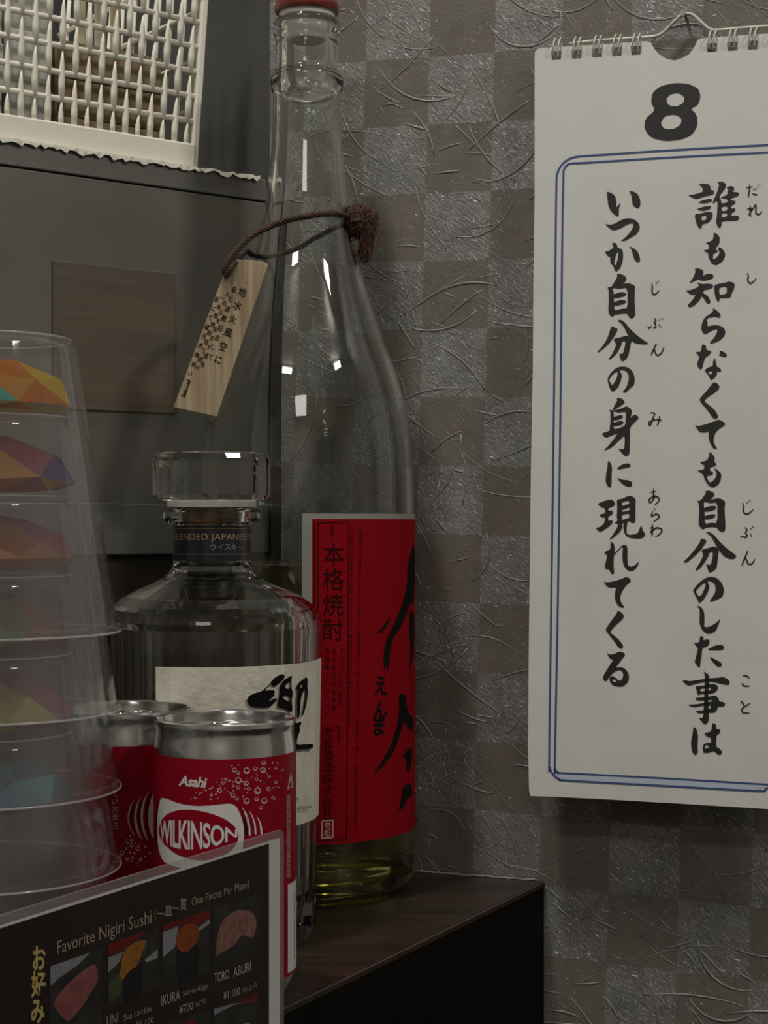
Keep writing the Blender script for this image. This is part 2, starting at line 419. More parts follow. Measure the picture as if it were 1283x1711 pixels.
tag(ledge, 'dark stained raised wooden ledge with a black front, under the bottles and cans', 'ledge')
link('top_board', bm_mesh('top_board', poly_prism(plan, -.0026, 0, .0005)), M_wood, ledge)
plan2 = [q0 - outw * .0003 , wl_pt, plan[2], leftfar, Vector((-.80, q1.y, 0)), q1 - outw * .0003]
link('front_board', bm_mesh('front_board', poly_prism(plan2, COUNTER, -.0027)), M_black, ledge)
bm = bmesh.new(); tube(bm, [q0 - WN * -.001 - Vector((0, 0, .0006)) - outw * .0002, q1 - Vector((0, 0, .0006)) - outw * .0002], .00042, 6)
link('worn_edge_strip', bm_mesh('worn_edge_strip', bm), M_edge, ledge)
cp = [W0 + WU * .88 + WN * .001, C0 + WN * .001, leftfar, Vector((-.82, .05, 0)), Vector((.80, .05, 0))]
ctr = link('counter_top', bm_mesh('counter_top', poly_prism(cp, -.99, COUNTER - .0002)), M_black); tag(ctr, kind='structure')
# crumbs and sealant where the ledge meets the wall
M_seal = mat('grey_sealant', (.32, .31, .27), .6, bump=.3, bscale=800)
bm = bmesh.new(); a0, a1 = C0 + WN * .002 + WU * .05, K + WN * .002 - WU * .004
tube(bm, [a0.lerp(a1, i / 40) + Vector((0, 0, .0004 + random.uniform(-.0002, .0003))) for i in range(41)], [random.uniform(.0003, .0008) for _ in range(41)], 5)
link('sealant_line', bm_mesh('sealant_line', bm, True), M_seal, ledge)

# ------------------------------------------------------------------ steel cabinet behind
M_steel = mat('dull_stainless_steel', (.16, .155, .135), .42, .7, noise=((.22, .21, .185), (5, 5, 9), 4), bump=.05, bscale=90)
M_steel2 = mat('dull_steel_edge', (.19, .185, .17), .42, .7)
M_plinth = mat('dark_brown_plinth', (.018, .014, .010), .5, noise=((.03, .022, .015), (10, 10, 80), 3))
M_reflect = mat('wood_reflection', (.115, .088, .057), .5, noise=((.082, .066, .047), (8, 8, 260), 4), bump=.1)
M_peel = mat('flaking_white_paint', (.62, .60, .52), .7, bump=.4, bscale=500)
cab = empty('steel_cabinet', C0 + CX * -.001, CR)
tag(cab, 'dull grey stainless steel cabinet with a dark base, carrying the white basket', 'cabinet')
def cl(name, bm, m, smooth=False): return link(name, bm_mesh(name, bm, smooth), m, cab, False)
CT = .3395
cl('front_panel', box_bm(-.50, -.001, 0, .26, .153, CT - .0115, .0008), M_steel)
cl('top_slab', box_bm(-.50, -.001, -.0006, .26, CT - .0110, CT, .0006), M_steel2)
cl('base', box_bm(-.50, -.001, .004, .26, .0004, .1528), M_plinth)
cl('lower_rail', box_bm(-.50, -.001, -.0004, .004, .1535, .1775, .0004), M_steel2)
cl('wood_reflection_sheet', box_bm(-.118, -.054, -.0014, -.0002, .2205, .288, .0004), M_reflect)  # thin sheet standing in for a brown reflection in the steel
bm = bmesh.new()
xs = [-.40 + .0022 * i for i in range(180)]; prev = None
for x in xs:
    w = random.uniform(.0006, .0022) * (1.2 if random.random() < .2 else 1); y = -.0012 - random.uniform(0, .0012); zz = CT + random.uniform(-.0002, .0008)
    a, b, c = bm.verts.new((x, .003, CT + .0003)), bm.verts.new((x, y, zz + .0004)), bm.verts.new((x + random.uniform(-.0008, .0008), y - .0003, zz - w))
    if prev and x < -.002:
        bm.faces.new([prev[0], a, b, prev[1]]); bm.faces.new([prev[1], b, c, prev[2]])
    prev = (a, b, c)
me = bm_mesh('flaking_paint_strip', bm); o = link('flaking_paint_strip', me, M_peel, cab, False)
sm = o.modifiers.new('thickness', 'SOLIDIFY'); sm.thickness = .0004

# ------------------------------------------------------------------ white basket on the cabinet
M_bask = mat('cream_white_plastic', (.80, .77, .66), .5, bump=.12, bscale=300)
bk = empty('plastic_basket', C0 + CX * -.001 + Vector((0, 0, CT + .0010)), CR)
tag(bk, 'cream white plastic lattice basket standing on top of the steel cabinet', 'basket')
def bl(name, bm, smooth=False): return link(name, bm_mesh(name, bm, smooth), M_bask, bk, False)
XR, XL, BH, LEAN = -.0400, -.262, .125, .075       # right and left end of the front at the bottom, height, lean outwards
def front(x, z): return Vector((x + LEAN * z * (1 if x > -.15 else -1) * abs((x + .15) / .11), .004 - .0 * z, z))
def bar(a, b, w, d):
    bm = bmesh.new(); tube(bm, [a, b], w, 8)
    for v in bm.verts: v.co.y = (v.co.y - a.y) * d + a.y
    return bm
bl('bottom_band', box_bm(XL, XR + .0008, .002, .0055, 0, .0118, .001))
bl('rim_band', box_bm(XL - .010, XR + .011, .001, .0070, BH - .008, BH, .001))
bl('floor_plate', box_bm(XL, XR, .004, .17, 0, .0025, .0006))
for x, s in ((XR, 1), (XL, -1)):
    bm = box_bm(-.0018, .0018, .002, .0062, 0, BH - .006, .0008)
    for v in bm.verts: v.co.x += x - s * .0012 + s * LEAN * v.co.z
    bl('corner_post', bm)
PITCH, COLP = .0122, .0066
rows = 9
for j in range(1, rows):
    z = .0108 + j * PITCH
    o = bl('lattice_rail', bar(Vector((XL - LEAN * z * .9, .0042, z)), Vector((XR + LEAN * z * .9, .0042, z)), .00150, .8), True)
bm = bmesh.new()      # one spear-shaped upright: broad foot, pointed tip
prof = [(0, .0015), (.35, .0018), (.55, .0017), (.8, .0011), (1.0, .0002)]
rings = []
for t, w in prof:
    rings.append([bm.verts.new((dx * w, dy * .0008 - .0002, t * PITCH * 1.86)) for dx, dy in ((-1, 0), (-.5, -1), (.5, -1), (1, 0), (.5, 1), (-.5, 1))])
for a, b in zip(rings, rings[1:]):
    for k in range(6): bm.faces.new([a[k], a[(k + 1) % 6], b[(k + 1) % 6], b[k]])
bm.faces.new(rings[0][::-1]); bm.faces.new(rings[-1])
spear_me = bm_mesh('lattice_upright', bm, True); spear_me.materials.append(M_bask)
ncol = int((XR - XL) / COLP)
for i in range(1, ncol + 1):
    x = XR + .0006 - i * COLP
    for j in range(rows - 1):
        if (i + j) % 2 and j > 0: continue
        z = .0100 + j * PITCH
        o = bpy.data.objects.new('lattice_upright', spear_me); col.objects.link(o); o.parent = bk
        k = (x + .15) / .11
        o.location = (x + LEAN * z * k, .0040, z); o.rotation_euler = (0, math.atan(LEAN * k), 0)
        if (i + j) % 2: o.scale = (.8, 1, .5)
# side lattice and back
for x, s in ((XR, 1), (XL, -1)):
    for j in range(0, rows, 2):
        z = .006 + j * PITCH; xx = x + s * LEAN * z
        bl('side_rail', bar(Vector((xx, .004, z)), Vector((xx, .165, z)), .0013, 1.0), True)
    for j in range(12):
        y = .012 + j * .013; bm = bmesh.new(); tube(bm, [(x, y, 0), (x + s * LEAN * BH, y, BH - .004)], .0012, 6); bl('side_upright', bm, True)
bl('back_panel', box_bm(XL - .005, XR + .004, .165, .168, 0, BH, .0008))
# things inside the basket
M_kraft = mat('tan_wood_box', (.30, .215, .115), .65, noise=((.22, .15, .075), (30, 30, 180), 3), bump=.1)
M_paper = mat('grey_white_paper', (.46, .45, .42), .75, bump=.15, bscale=120)
M_stick = mat('pale_wood', (.52, .44, .30), .6, noise=((.42, .34, .22), (200, 200, 20), 2))
B0 = C0 + CX * -.001 + Vector((0, 0, CT + .0040))
def inbasket(name, x, y, label, cat, group=None):
    o = empty(name, B0 + CX * x + CY * y, CR); tag(o, label, cat, group); return o
wb = inbasket('wooden_box', -.0745, .045, 'tan wooden box with boards, inside the white basket behind its lattice', 'box')
for k, (z0, z1) in enumerate(((0, .0175), (.018, .0355), (.036, .0535))):
    link('board', bm_mesh('board', box_bm(-.027, .027, -.022, -.0185, z0, z1, .0005)), M_kraft, wb, False)
for s in (-1, 1): link('end_board', bm_mesh('end_board', box_bm(s * .027 - .0018, s * .027 + .0018, -.0183, .04, 0, .0535, .0005)), M_kraft, wb, False)
link('bottom_board', bm_mesh('bottom_board', box_bm(-.025, .025, -.0183, .04, 0, .003)), M_kraft, wb, False)
for k, (x, y, h) in enumerate(((-.0525, .062, .112), (-.0570, .067, .105), (-.0620, .061, .114), (-.0480, .068, .108), (-.067, .07, .1))):
    st = inbasket('wooden_stick', x, y, 'pale flat wooden stick standing upright in the tan wooden box in the basket', 'stick', 'pale sticks standing in the box in the basket')
    bm = box_bm(-.0021, .0021, -.0011, .0011, .0032, h, .0004)
    link('stick', bm_mesh('stick', bm), M_stick, st, False)
for k, (x, w, h) in enumerate(((-.118, .022, .088), (-.142, .022, .075), (-.167, .023, .094), (-.192, .022, .07))):
    pk = inbasket('paper_bundle', x, .040, 'grey white banded paper bundle in the basket, ' + ('next to the tan box', 'second from the tan box', 'third from the tan box', 'fourth from the tan box')[k], 'paper bundle', 'paper bundles in the basket')
    for q in range(5):
        d = .0045 * q + random.uniform(0, .0006)
        link('folded_sheet', bm_mesh('folded_sheet', box_bm(-w / 2 + random.uniform(0, .001), w / 2 - random.uniform(0, .002), -.016 + d, -.0122 + d, 0, h - random.uniform(0, .010), .0008)), M_paper, pk, False)
    link('paper_band', bm_mesh('paper_band', box_bm(-w / 2 - .0004, w / 2 + .0004, -.0165, .0065, h * .35, h * .62, .0006)), mat('white_band', (.6, .59, .57), .7), pk, False)

# ------------------------------------------------------------------ big shochu bottle
M_glass = mat('clear_bottle_glass', (.94, .96, .94), .0, trans=1., ior=1.48)
M_shochu = mat('pale_yellow_liquor', (.80, .74, .30), .0, trans=1., ior=1.36)
M_redcap = mat('dark_red_cap', (.16, .018, .012), .32, coat=.4)
M_white = mat('white_plastic', (.7, .69, .65), .4)
M_red = mat('red_label_paper', (.245, .002, .007), .75, bump=.25, bscale=900, spec=.08)
M_cream = mat('pale_label_backing', (.26, .255, .225), .7)
M_ink = mat('black_ink', (.008, .007, .007), .8, spec=.08)
M_ink2 = mat('dark_red_print', (.030, .002, .003), .8, spec=.08)
M_stamp = mat('pale_stamp_print', (.55, .42, .40), .7)
SX, SY = -.0356, .775
k = SY / F
def sz(py): return H - (py - HY) * k
outer = [(0, .004), (100, None), (150, 1502), (170, 1492), (178, 1474), (180, 1450), (180, 1200), (180, 880), (178, 853), (177, 791), (172, 725), (160, 663), (146, 614), (126, 562), (105, 497), (89, 439), (78, 385), (69, 336), (63, 285), (59, 240), (57.5, 195), (57, 156), (58, 150), (60, 146), (60, 132), (58, 126), (53, 122), (52, 100), (52, 72), (54, 66), (55, 58), (54, 48), (51, 42), (50, 36)]
op = [(0, .0050), (90 * k, .0042), (140 * k, .0008), (158 * k, .0), (170 * k, .0022)] + [(r * k, sz(y)) for r, y in outer[5:] if sz(y) > .004]
# dense smoothing of the shoulder
def dense(pr, n=4):
    q = smooth_path([(a, b, 0) for a, b in pr], n); return [(max(p.x, 0), p.y) for p in q]
T = .0030
sh_o = [(170 * k, .0022), (177 * k, .006), (180 * k, .014)]
curve = dense([(180 * k, sz(900)), (179 * k, sz(853)), (177 * k, sz(791)), (172 * k, sz(725)), (160 * k, sz(663)), (146 * k, sz(614)), (126 * k, sz(562)), (105 * k, sz(497)), (89 * k, sz(439)), (78 * k, sz(385)), (69 * k, sz(336)), (63 * k, sz(285)), (59 * k, sz(240)), (57.2 * k, sz(195)), (56.5 * k, sz(158))], 5)
neck = dense([(56.5 * k, sz(158)), (60 * k, sz(150)), (61 * k, sz(140)), (60 * k, sz(130)), (54 * k, sz(122)), (52.5 * k, sz(100)), (52.5 * k, sz(75)), (53 * k, sz(68)), (55.5 * k, sz(60)), (55.5 * k, sz(52)), (53 * k, sz(47)), (54.5 * k, sz(42)), (53.5 * k, sz(36)), (50 * k, sz(33))], 4)
outerp = [(0, .0055), (80 * k, .0050), (130 * k, .0014), (145 * k, .0001), (156 * k, .0001)] + sh_o + curve + neck[1:]
inn = [(max(r - T, .009), z) for r, z in curve if True]
innerp = [(.0098, sz(33)), (.0098, sz(130)), (.0105, sz(160))] + [(max(r - T, .0105), z) for r, z in reversed(curve)][1:] + [(180 * k - T, .018), (172 * k - T, .0115), (150 * k - T, .0092), (80 * k, .0098), (0, .0105)]
bot = empty('shochu_bottle', (SX, SY, 0))
tag(bot, 'tall clear glass shochu bottle with red label and red cap against the papered wall', 'bottle')
link('glass_body', lathe_mesh('glass_body', outerp + innerp, 96), M_glass, bot, False)
LV = sz(943)
link('liquor', lathe_mesh('liquor', [(0, .0102), (80 * k, .0095), (150 * k - T + .0003, .0090), (172 * k - T + .0003, .0113), (180 * k - T + .0003, .018), (180 * k - T + .0003, LV + .0006), (180 * k - T - .0012, LV), (0, LV)], 96), M_shochu, bot, False)
cap = link('cap', lathe_mesh('cap', [(0, sz(3)), (46 * k, sz(3)), (51 * k, sz(5)), (54 * k, sz(10)), (54 * k, sz(20)), (52 * k, sz(23.5)), (46 * k, sz(24)), (0, sz(24))], 64), M_redcap, bot, False)
link('stopper_collar', lathe_mesh('stopper_collar', [(0, sz(24)), (47 * k, sz(24)), (46 * k, sz(33)), (34 * k, sz(34)), (33 * k, sz(66)), (30 * k, sz(70)), (0, sz(70))], 48), M_white, cap, False)
def cyl_patch(name, r, a0, a1, z0, z1, m, parent, th=.0002, n=48, c=(0, 0), angs=None, rf=None):
    """curved sheet; angles measured from the direction of the viewer side (-y) towards +x"""
    angs = angs or [a0 + (a1 - a0) * i / n for i in range(n + 1)]
    bm = bmesh.new(); A = []
    for a in angs:
        rr = rf(a) if rf else r
        A.append([bm.verts.new((c[0] + (rr + t) * math.sin(a), c[1] - (rr + t) * math.cos(a), z)) for t, z in ((0, z0), (th, z0), (th, z1), (0, z1))])
    for p, q in zip(A, A[1:]):
        for i in range(4): bm.faces.new([p[i], q[i], q[(i + 1) % 4], p[(i + 1) % 4]])
    bm.faces.new(A[0]); bm.faces.new(A[-1][::-1])
    return link(name, bm_mesh(name, bm), m, parent, False)
RB = 180 * k
def sang(px): return math.asin(max(-1, min(1, (px - 513) / 180))) - math.atan2(513 - HX, F) * -1 * 0
view = math.atan2(SX, SY)                    # direction of the camera seen from the bottle axis
def cang(px, cxp, rp, x, y): return math.asin(max(-.999, min(.999, (px - cxp) / rp))) - math.atan2(x, y)
def zfront(py, x, y, r): 
    d = math.hypot(x, y) - r; return H - (py - HY) / F * d
back = cyl_patch('label_backing', RB + .0001, cang(505, 513, 180, SX, SY), math.radians(168), zfront(1409, SX, SY, RB), zfront(858, SX, SY, RB), M_cream, bot, .0001)
lab = cyl_patch('red_label', RB + .00022, cang(521, 513, 180, SX, SY), math.radians(166), zfront(1411, SX, SY, RB), zfront(867, SX, SY, RB), M_red, bot, .0001)
lab.parent = bot
sp = on_cyl(SX, SY, RB, .00042)
pr = Print()
pr.column('本格焼酎', 558, 905, 555, 1073, 37, 40, bold=.004)
pr.column('老松酒造株式会社', 549, 1212, 547, 1370, 17, 19, bold=.003)
pr.column('品目・', 555, 878, 555, 905, 9, 11)
pr.column('製造者', 566, 1210, 566, 1240, 8, 10)
pr.column('アルコール分二五度', 571, 1082, 568, 1178, 9, 11)
pr.column('原材料名大麦麦麹', 559, 1082, 557, 1190, 8, 11)
pr.column('内容量一八〇〇ｍｌ', 547, 1080, 546, 1200, 8, 11)
pr.column('○樽熟成による豊かな香りとまろやかな味わい。○開栓後は早めにお召し上がりください。○飲酒は二十歳から。妊娠中や授乳期の飲酒に注意', 602, 880, 594, 1380, 6.5, 7.6)
pr.column('お水割り・お湯割りでお楽しみください。直射日光を避けて保存してください', 588, 880, 584, 1210, 6, 7.6)
for a, b in (((531, 874), (531, 1405)), ((583, 874), (579, 1405)), ((531, 874), (583, 872)), ((531, 1405), (579, 1403))):
    pr.ribbon([a, ((a[0] + b[0]) / 2, (a[1] + b[1]) / 2), b], 1.8, 1, False)
pr.ribbon([(525, 870), (525, 1100), (525, 1408)], 1.5, 1, False)
pr.make('fine_print', sp, M_ink2, lab, 12)
S7 = 120 / 380.
def sb(pts): return [(590 + a * S7, 860 + b * S7) for a, b in pts]
br = Print()
br.shape([sb([(318, 150), (328, 190), (330, 300), (318, 480), (300, 470), (285, 520), (250, 600), (210, 655), (200, 700), (190, 790), (186, 830), (176, 790), (168, 830), (160, 790), (165, 700), (185, 640), (225, 560), (262, 470), (285, 380), (290, 260)])])
br.shape([sb([(120, 628), (150, 600), (205, 530), (180, 590), (150, 625)])])
br.shape([sb([(300, 500), (322, 520), (326, 640), (318, 760), (300, 832), (304, 700), (296, 620)])])
br.shape([sb([(240, 945), (278, 950), (284, 1020), (300, 1060), (318, 1075), (318, 1150), (290, 1130), (268, 1090), (250, 1160), (215, 1260), (160, 1330), (98, 1388), (150, 1310), (200, 1220), (235, 1110), (245, 1020)])])
br.shape([sb([(262, 1275), (290, 1240), (312, 1230), (312, 1290), (298, 1360), (275, 1345), (284, 1300)])])
br.shape([sb([(260, 1450), (280, 1425), (312, 1430), (312, 1490), (285, 1500), (265, 1555), (238, 1568), (255, 1510)])])
for ch, x, y in (('え', 147, 905), ('ん', 144, 1035), ('ま', 138, 1120)):
    q = sb([(x, y)])[0]; br.char(ch, q[0], q[1], 24, 36, 0, .035, -.05)
br.make('brush_lettering', sp, M_ink, lab, 6)
stp = Print()
for a, b in (((538, 1372), (556, 1370)), ((556, 1370), (556, 1399)), ((556, 1399), (538, 1401)), ((538, 1401), (538, 1372))): stp.ribbon([a, ((a[0] + b[0]) / 2, (a[1] + b[1]) / 2), b], 2, 1, False)
stp.char('老', 547, 1379, 12, 13); stp.char('松', 547, 1392, 12, 13)
stp.make('seal_stamp', sp, M_stamp, lab, 12)

# wooden tag tied to its neck
M_tagw = mat('pale_cedar', (.42, .335, .21), .6, noise=((.25, .175, .095), (420, 420, 14), 3), bump=.1)
M_cord = mat('brown_hemp', (.035, .018, .012), .85, noise=((.075, .040, .025), (900, 900, 900), 2))
M_tuft = mat('reddish_hemp_tuft', (.095, .042, .024), .75, noise=((.07, .03, .018), (900, 900, 900), 2))
tg = empty('wooden_tag', P(376, 455, .742)); tag(tg, 'small cedar wood tag with black writing tied to the tall bottle with brown hemp cord', 'tag')
TD = .741
tproj = lambda a, b: P(a, b, TD)
tplate = slab([[(389, 434), (420, 434), (440, 437), (448, 441), (362, 696), (350, 693), (290, 680), (372, 462), (377, 450)]], tproj, Vector((0, 1, 0)), .0032, 'plate', M_tagw, tg)
tp = Print(); dr = (-.335, .942); rot = math.atan2(.335, .942)
def tcol(text, x, y, step, w, h):
    for i, ch in enumerate(text): tp.char(ch, x + dr[0] * step * i, y + dr[1] * step * i, w, h, rot, .010)
tcol('地水火風空に', 405, 488, 24, 14, 16)
tcol('名と酒蔵記念して', 391, 484, 17, 9.5, 11)
tcol('人の心を和ます酒を', 380, 492, 15.5, 8.5, 10)
tcol('一本格焼酎造り続け', 371, 498, 15.5, 8.5, 10)
tcol('舎にて蔵元の味わい', 362, 500, 16.5, 8.5, 10)
tcol('この一滴・・', 342, 560, 17, 6, 7)
tp.char('゛', 413, 472, 8)
for q in ([(318, 635), (308, 662)], [(311, 634), (318, 636)], [(302, 660), (309, 663)]): tp.ribbon(q, 1.2, 1)
tcol('蔵元謹製', 315, 640, 7, 6, 7)
tp.make('lettering', lambda a, b: P(a, b, TD - .00015), M_ink, tplate)
path = [P(377, 458, .7395), P(376, 446, .7385), P(388, 426, .741), P(418, 396, .748), P(450, 379, .754), P(482, 367, .7535), P(513, 361, .7525), P(542, 357, .7545), P(568, 358, .760), P(590, 366, .771)]
cpath = smooth_path(path, 12)
bm = bmesh.new()
def strands(bm, pth, R, r, turns, n=3):
    L = len(pth)
    for s in range(n):
        pts = []
        for i, p in enumerate(pth):
            t = (pth[min(i + 1, L - 1)] - pth[max(i - 1, 0)]).normalized(); u = t.cross(Vector((0, 0, 1))).normalized(); w = t.cross(u)
            a = 2 * math.pi * (turns * i / L + s / n); pts.append(p + (u * math.cos(a) + w * math.sin(a)) * R)
        tube(bm, pts, r, 5)
strands(bm, cpath, .0008, .0008, 16)
bpath = smooth_path([P(590, 366, .771), P(585, 374, .783), P(560, 384, .797), P(530, 398, .801), P(500, 414, .802), P(470, 424, .799), P(440, 428, .789), P(422, 426, .775), P(412, 420, .760), P(402, 428, .7475), P(388, 446, .7385), P(377, 462, .7385)], 10)
strands(bm, bpath, .0007, .0007, 16)
for i in range(800):
    p = random.choice(cpath); d = Vector((random.gauss(0, 1), random.gauss(0, 1), random.gauss(0, 1))).normalized()
    tube(bm, [p, p + d * random.uniform(.0012, .0028)], .00006, 3)
link('cord', bm_mesh('cord', bm, True), M_cord, tg)
bm = bmesh.new(); kc = P(600, 370, .772)
def arc(c, r, ax, a0, a1, n=10):
    ax = ax.normalized(); u = ax.orthogonal().normalized(); w = ax.cross(u)
    return [c + (u * math.cos(a0 + (a1 - a0) * i / n) + w * math.sin(a0 + (a1 - a0) * i / n)) * r for i in range(n + 1)]
for i in range(210):
    ax = Vector((random.gauss(0, 1), random.gauss(0, 1), random.gauss(0, 1)))
    r = random.uniform(.0042, .0074); a = random.uniform(0, 6.28)
    tube(bm, arc(kc + Vector((random.gauss(0, .0012), random.gauss(0, .0010), random.gauss(0, .001))), r, ax, a, a + random.uniform(2, 5)), random.uniform(.00010, .00028), 4)
for i in range(330):
    p0 = kc + Vector((random.gauss(.0012, .0018), random.gauss(-.002, .0015), random.gauss(-.0005, .0015)))
    e = P(608 + random.gauss(0, 6), 432 + random.gauss(-8, 10), .771 + random.gauss(0, .002))
    mid = (p0 + e) / 2 + Vector((random.gauss(.0022, .0012), random.gauss(-.001, .001), random.gauss(.003, .001)))
    tube(bm, smooth_path([p0, mid, e], 5), random.uniform(.00008, .00022), 4)
for i in range(26):
    d = Vector((random.gauss(0, 1), random.gauss(0, .4), random.gauss(.3, 1))).normalized()
    tube(bm, [kc + d * .005, kc + d * .008 + Vector((random.gauss(0, .001), 0, random.gauss(0, .001))), kc + d * random.uniform(.009, .012)], .00008, 3)
o = link('knot_and_tuft', bm_mesh('knot_and_tuft', bm, True), M_tuft, tg)

# ------------------------------------------------------------------ whisky decanter bottle
WX, WY = (354 - HX) * .686 / F, .686
kw = WY / F
def wz(py): return H - (py - HY) * kw
M_wglass = mat('clear_decanter_glass', (.95, .96, .94), .0, trans=1., ior=1.5)
M_navy = mat('black_navy_band', (.008, .009, .014), .35, coat=.3)
M_gold = mat('dull_gold_print', (.45, .33, .20), .4, .4)
M_grey = mat('grey_print', (.28, .28, .30), .5)
M_cork = mat('brown_cork', (.20, .105, .04), .8, noise=((.11, .05, .02), (300, 300, 300), 3))
M_label = mat('cream_handmade_paper', (.70, .67, .57), .8, noise=((.63, .60, .50), (160, 160, 160), 4), bump=.35, bscale=350)
wb_ = empty('whisky_bottle', (WX, WY, 0))
tag(wb_, 'squat faceted clear whisky bottle with glass stopper, black neck band and cream label', 'bottle')
NF = 24
def facet_ring(bm, r, z, f, ph=0.):
    """f 0 = round, 1 = 24 flat facets"""
    n = 96; out = []
    for i in range(n):
        a = 2 * math.pi * i / n + ph; da = ((i % 4) / 4 - .0) * 2 * math.pi / NF
        h = math.pi / NF; rr = r * math.cos(h) / math.cos(da - h) if i % 4 else r
        rr = r * (1 - f) + rr * f
        out.append(bm.verts.new((rr * math.cos(a), rr * math.sin(a), z)))
    return out
def skin(bm, rings, close_first=True, close_last=False):
    for a, b in zip(rings, rings[1:]):
        n = len(a)
        for i in range(n): bm.faces.new([a[i], a[(i + 1) % n], b[(i + 1) % n], b[i]])
    if close_first: bm.faces.new(rings[0][::-1])
    if close_last: bm.faces.new(rings[-1])
bm = bmesh.new()
wpro = [(120, None, 0, .0012), (150, None, .4, 0), (166, None, .8, .0005), (172, None, 1, .003), (174, None, 1, .008), (182, wz(1060), 1, None), (183, wz(1042), 1, None), (182, wz(1034), .7, None), (178, wz(1024), .35, None), (168, wz(1010), .1, None), (150, wz(997), 0, None), (122, wz(983), 0, None), (100, wz(974), 0, None), (84, wz(966), 0, None), (72, wz(957), 0, None), (65.5, wz(945), 0, None), (63.5, wz(935), 0, None), (63.5, wz(880), 0, None), (66, wz(877), 0, None), (78, wz(872), 0, None), (81, wz(866), 0, None), (81, wz(856), 0, None), (76, wz(850), 0, None), (70, wz(848.5), 0, None)]
R_ = []
for r, z, f, z2 in wpro: R_.append(facet_ring(bm, r * kw, z if z is not None else z2, f))
inner = [(52, wz(848.5)), (50, wz(880)), (50, wz(940)), (60, wz(955)), (74, wz(968)), (100, wz(982)), (140, wz(1003)), (158, wz(1022)), (165, wz(1045)), (164, wz(1080)), (156, .020), (146, .0145), (110, .0125)]
for r, z in inner: R_.append(facet_ring(bm, r * kw, z, 0))
skin(bm, R_, True, True)
me = bm_mesh('glass_body', bm, True); me.set_sharp_from_angle(angle=math.radians(9))
link('glass_body', me, M_wglass, wb_, False)
link('cork', lathe_mesh('cork', [(0, wz(849)), (51.6 * kw, wz(849)), (49.6 * kw, wz(881)), (49 * kw, wz(905)), (0, wz(905))], 48), M_cork, wb_, False)
stopper = link('stopper_ring', lathe_mesh('stopper_ring', [(0, wz(837)), (74 * kw, wz(837)), (74 * kw, wz(848)), (0, wz(848))], 64), M_white, wb_, False)
bm = bmesh.new(); n = 16; rr = []
for r, y in ((86, 836.5), (94, 834), (97.5, 828), (98, 800), (98, 768), (95, 760), (88, 757.5)):
    rr.append([bm.verts.new((r * kw * math.cos(2 * math.pi * (i + .5) / n), r * kw * math.sin(2 * math.pi * (i + .5) / n), wz(y))) for i in range(n)])
skin(bm, rr, True, True)
me = bm_mesh('glass_stopper', bm, True); me.set_sharp_from_angle(angle=math.radians(18))
gs = link('glass_stopper', me, M_wglass, wb_, False)
band = link('neck_band', lathe_mesh('neck_band', [(63.6 * kw, wz(936)), (64.8 * kw, wz(936)), (64.8 * kw, wz(877.5)), (63.6 * kw, wz(877.5))], 64, True), M_navy, wb_, False)
bproj = on_cyl(WX, WY, 64.8 * kw, .00012)
def arcband(yc): return lambda a, b: bproj(a, b)
pb = Print(); Rb = 64.8
def wrap(x, y):      # angle-like x (px along the arc from the middle) to photo px
    return (354 + Rb * math.sin(x / Rb), y)
v, f = glyphs('BLENDED JAPANESE W', 0.0, 0, 1.05)
x0 = min(a for a, b in v); x1 = max(a for a, b in v)
pb.add([wrap(-80 + (a - x0) / (x1 - x0) * 178, 902 - b / .73 * 11) for a, b in v], f)
pb.ribbon([wrap(-90 + 9 * i, 926) for i in range(21)], .8, 1, False); pb.ribbon([wrap(-90 + 9 * i, 883) for i in range(21)], .7, 1, False)
pb.make('lettering', bproj, M_gold, band)
pb = Print()
for i, ch in enumerate('ウイスキー'): 
    q = wrap(-1 + i * 12.6 + 3, 914); pb.char(ch, q[0], q[1], 12.5 * math.cos((2 + i * 12.6) / Rb) + 1, 13)
pb.make('lettering', bproj, M_grey, band)
# label follows the facets
WA0, WA1 = cang(265, 354, 183, WX, WY), math.radians(95)
def facet_r(r):
    def g(a):
        b = (a + math.pi / 2 * 3) % (2 * math.pi); da = b % (2 * math.pi / NF); h = math.pi / NF
        return r * math.cos(h) / math.cos(da - h)
    return g
def body_r(z): return (174 + 8 * (z - .008) / (wz(1060) - .008)) * kw
zt, zb = zfront(1114, WX, WY, .0445), zfront(1392, WX, WY, .0445)
angs = sorted(set([WA0, WA1] + [WA0 + (WA1 - WA0) * i / 80 for i in range(81)] + [math.radians(15 * i) for i in range(-3, 7) if WA0 < math.radians(15 * i) < WA1]))
bm = bmesh.new(); A = []
for a in angs:
    row = []
    for t, z in ((.00008, zb), (.00032, zb), (.00032, zt), (.00008, zt)):
        r = facet_r(body_r(z))(a) + t; row.append(bm.verts.new((r * math.sin(a), -r * math.cos(a), z)))
    A.append(row)
for p, q in zip(A, A[1:]):
    for i in range(4): bm.faces.new([p[i], q[i], q[(i + 1) % 4], p[(i + 1) % 4]])
bm.faces.new(A[0]); bm.faces.new(A[-1][::-1])
wlab = link('paper_label', bm_mesh('paper_label', bm), M_label, wb_, False)
wp = on_cyl(WX, WY, 182 * kw, .00055)
S6 = 140 / 798.
def s6(pts): return [(410 + a * S6, 1100 + b * S6) for a, b in pts]
wk = Print()
wk.shape([s6([(240, 225), (290, 175), (350, 148), (375, 160), (370, 195), (320, 240), (270, 275), (240, 250)])])
wk.shape([s6([(15, 400), (30, 360), (90, 330), (150, 318), (240, 240), (235, 258), (175, 310), (270, 298), (282, 325), (270, 350), (290, 345), (225, 395), (230, 405), (290, 378), (305, 395), (260, 440), (220, 470), (60, 470), (20, 430)])])
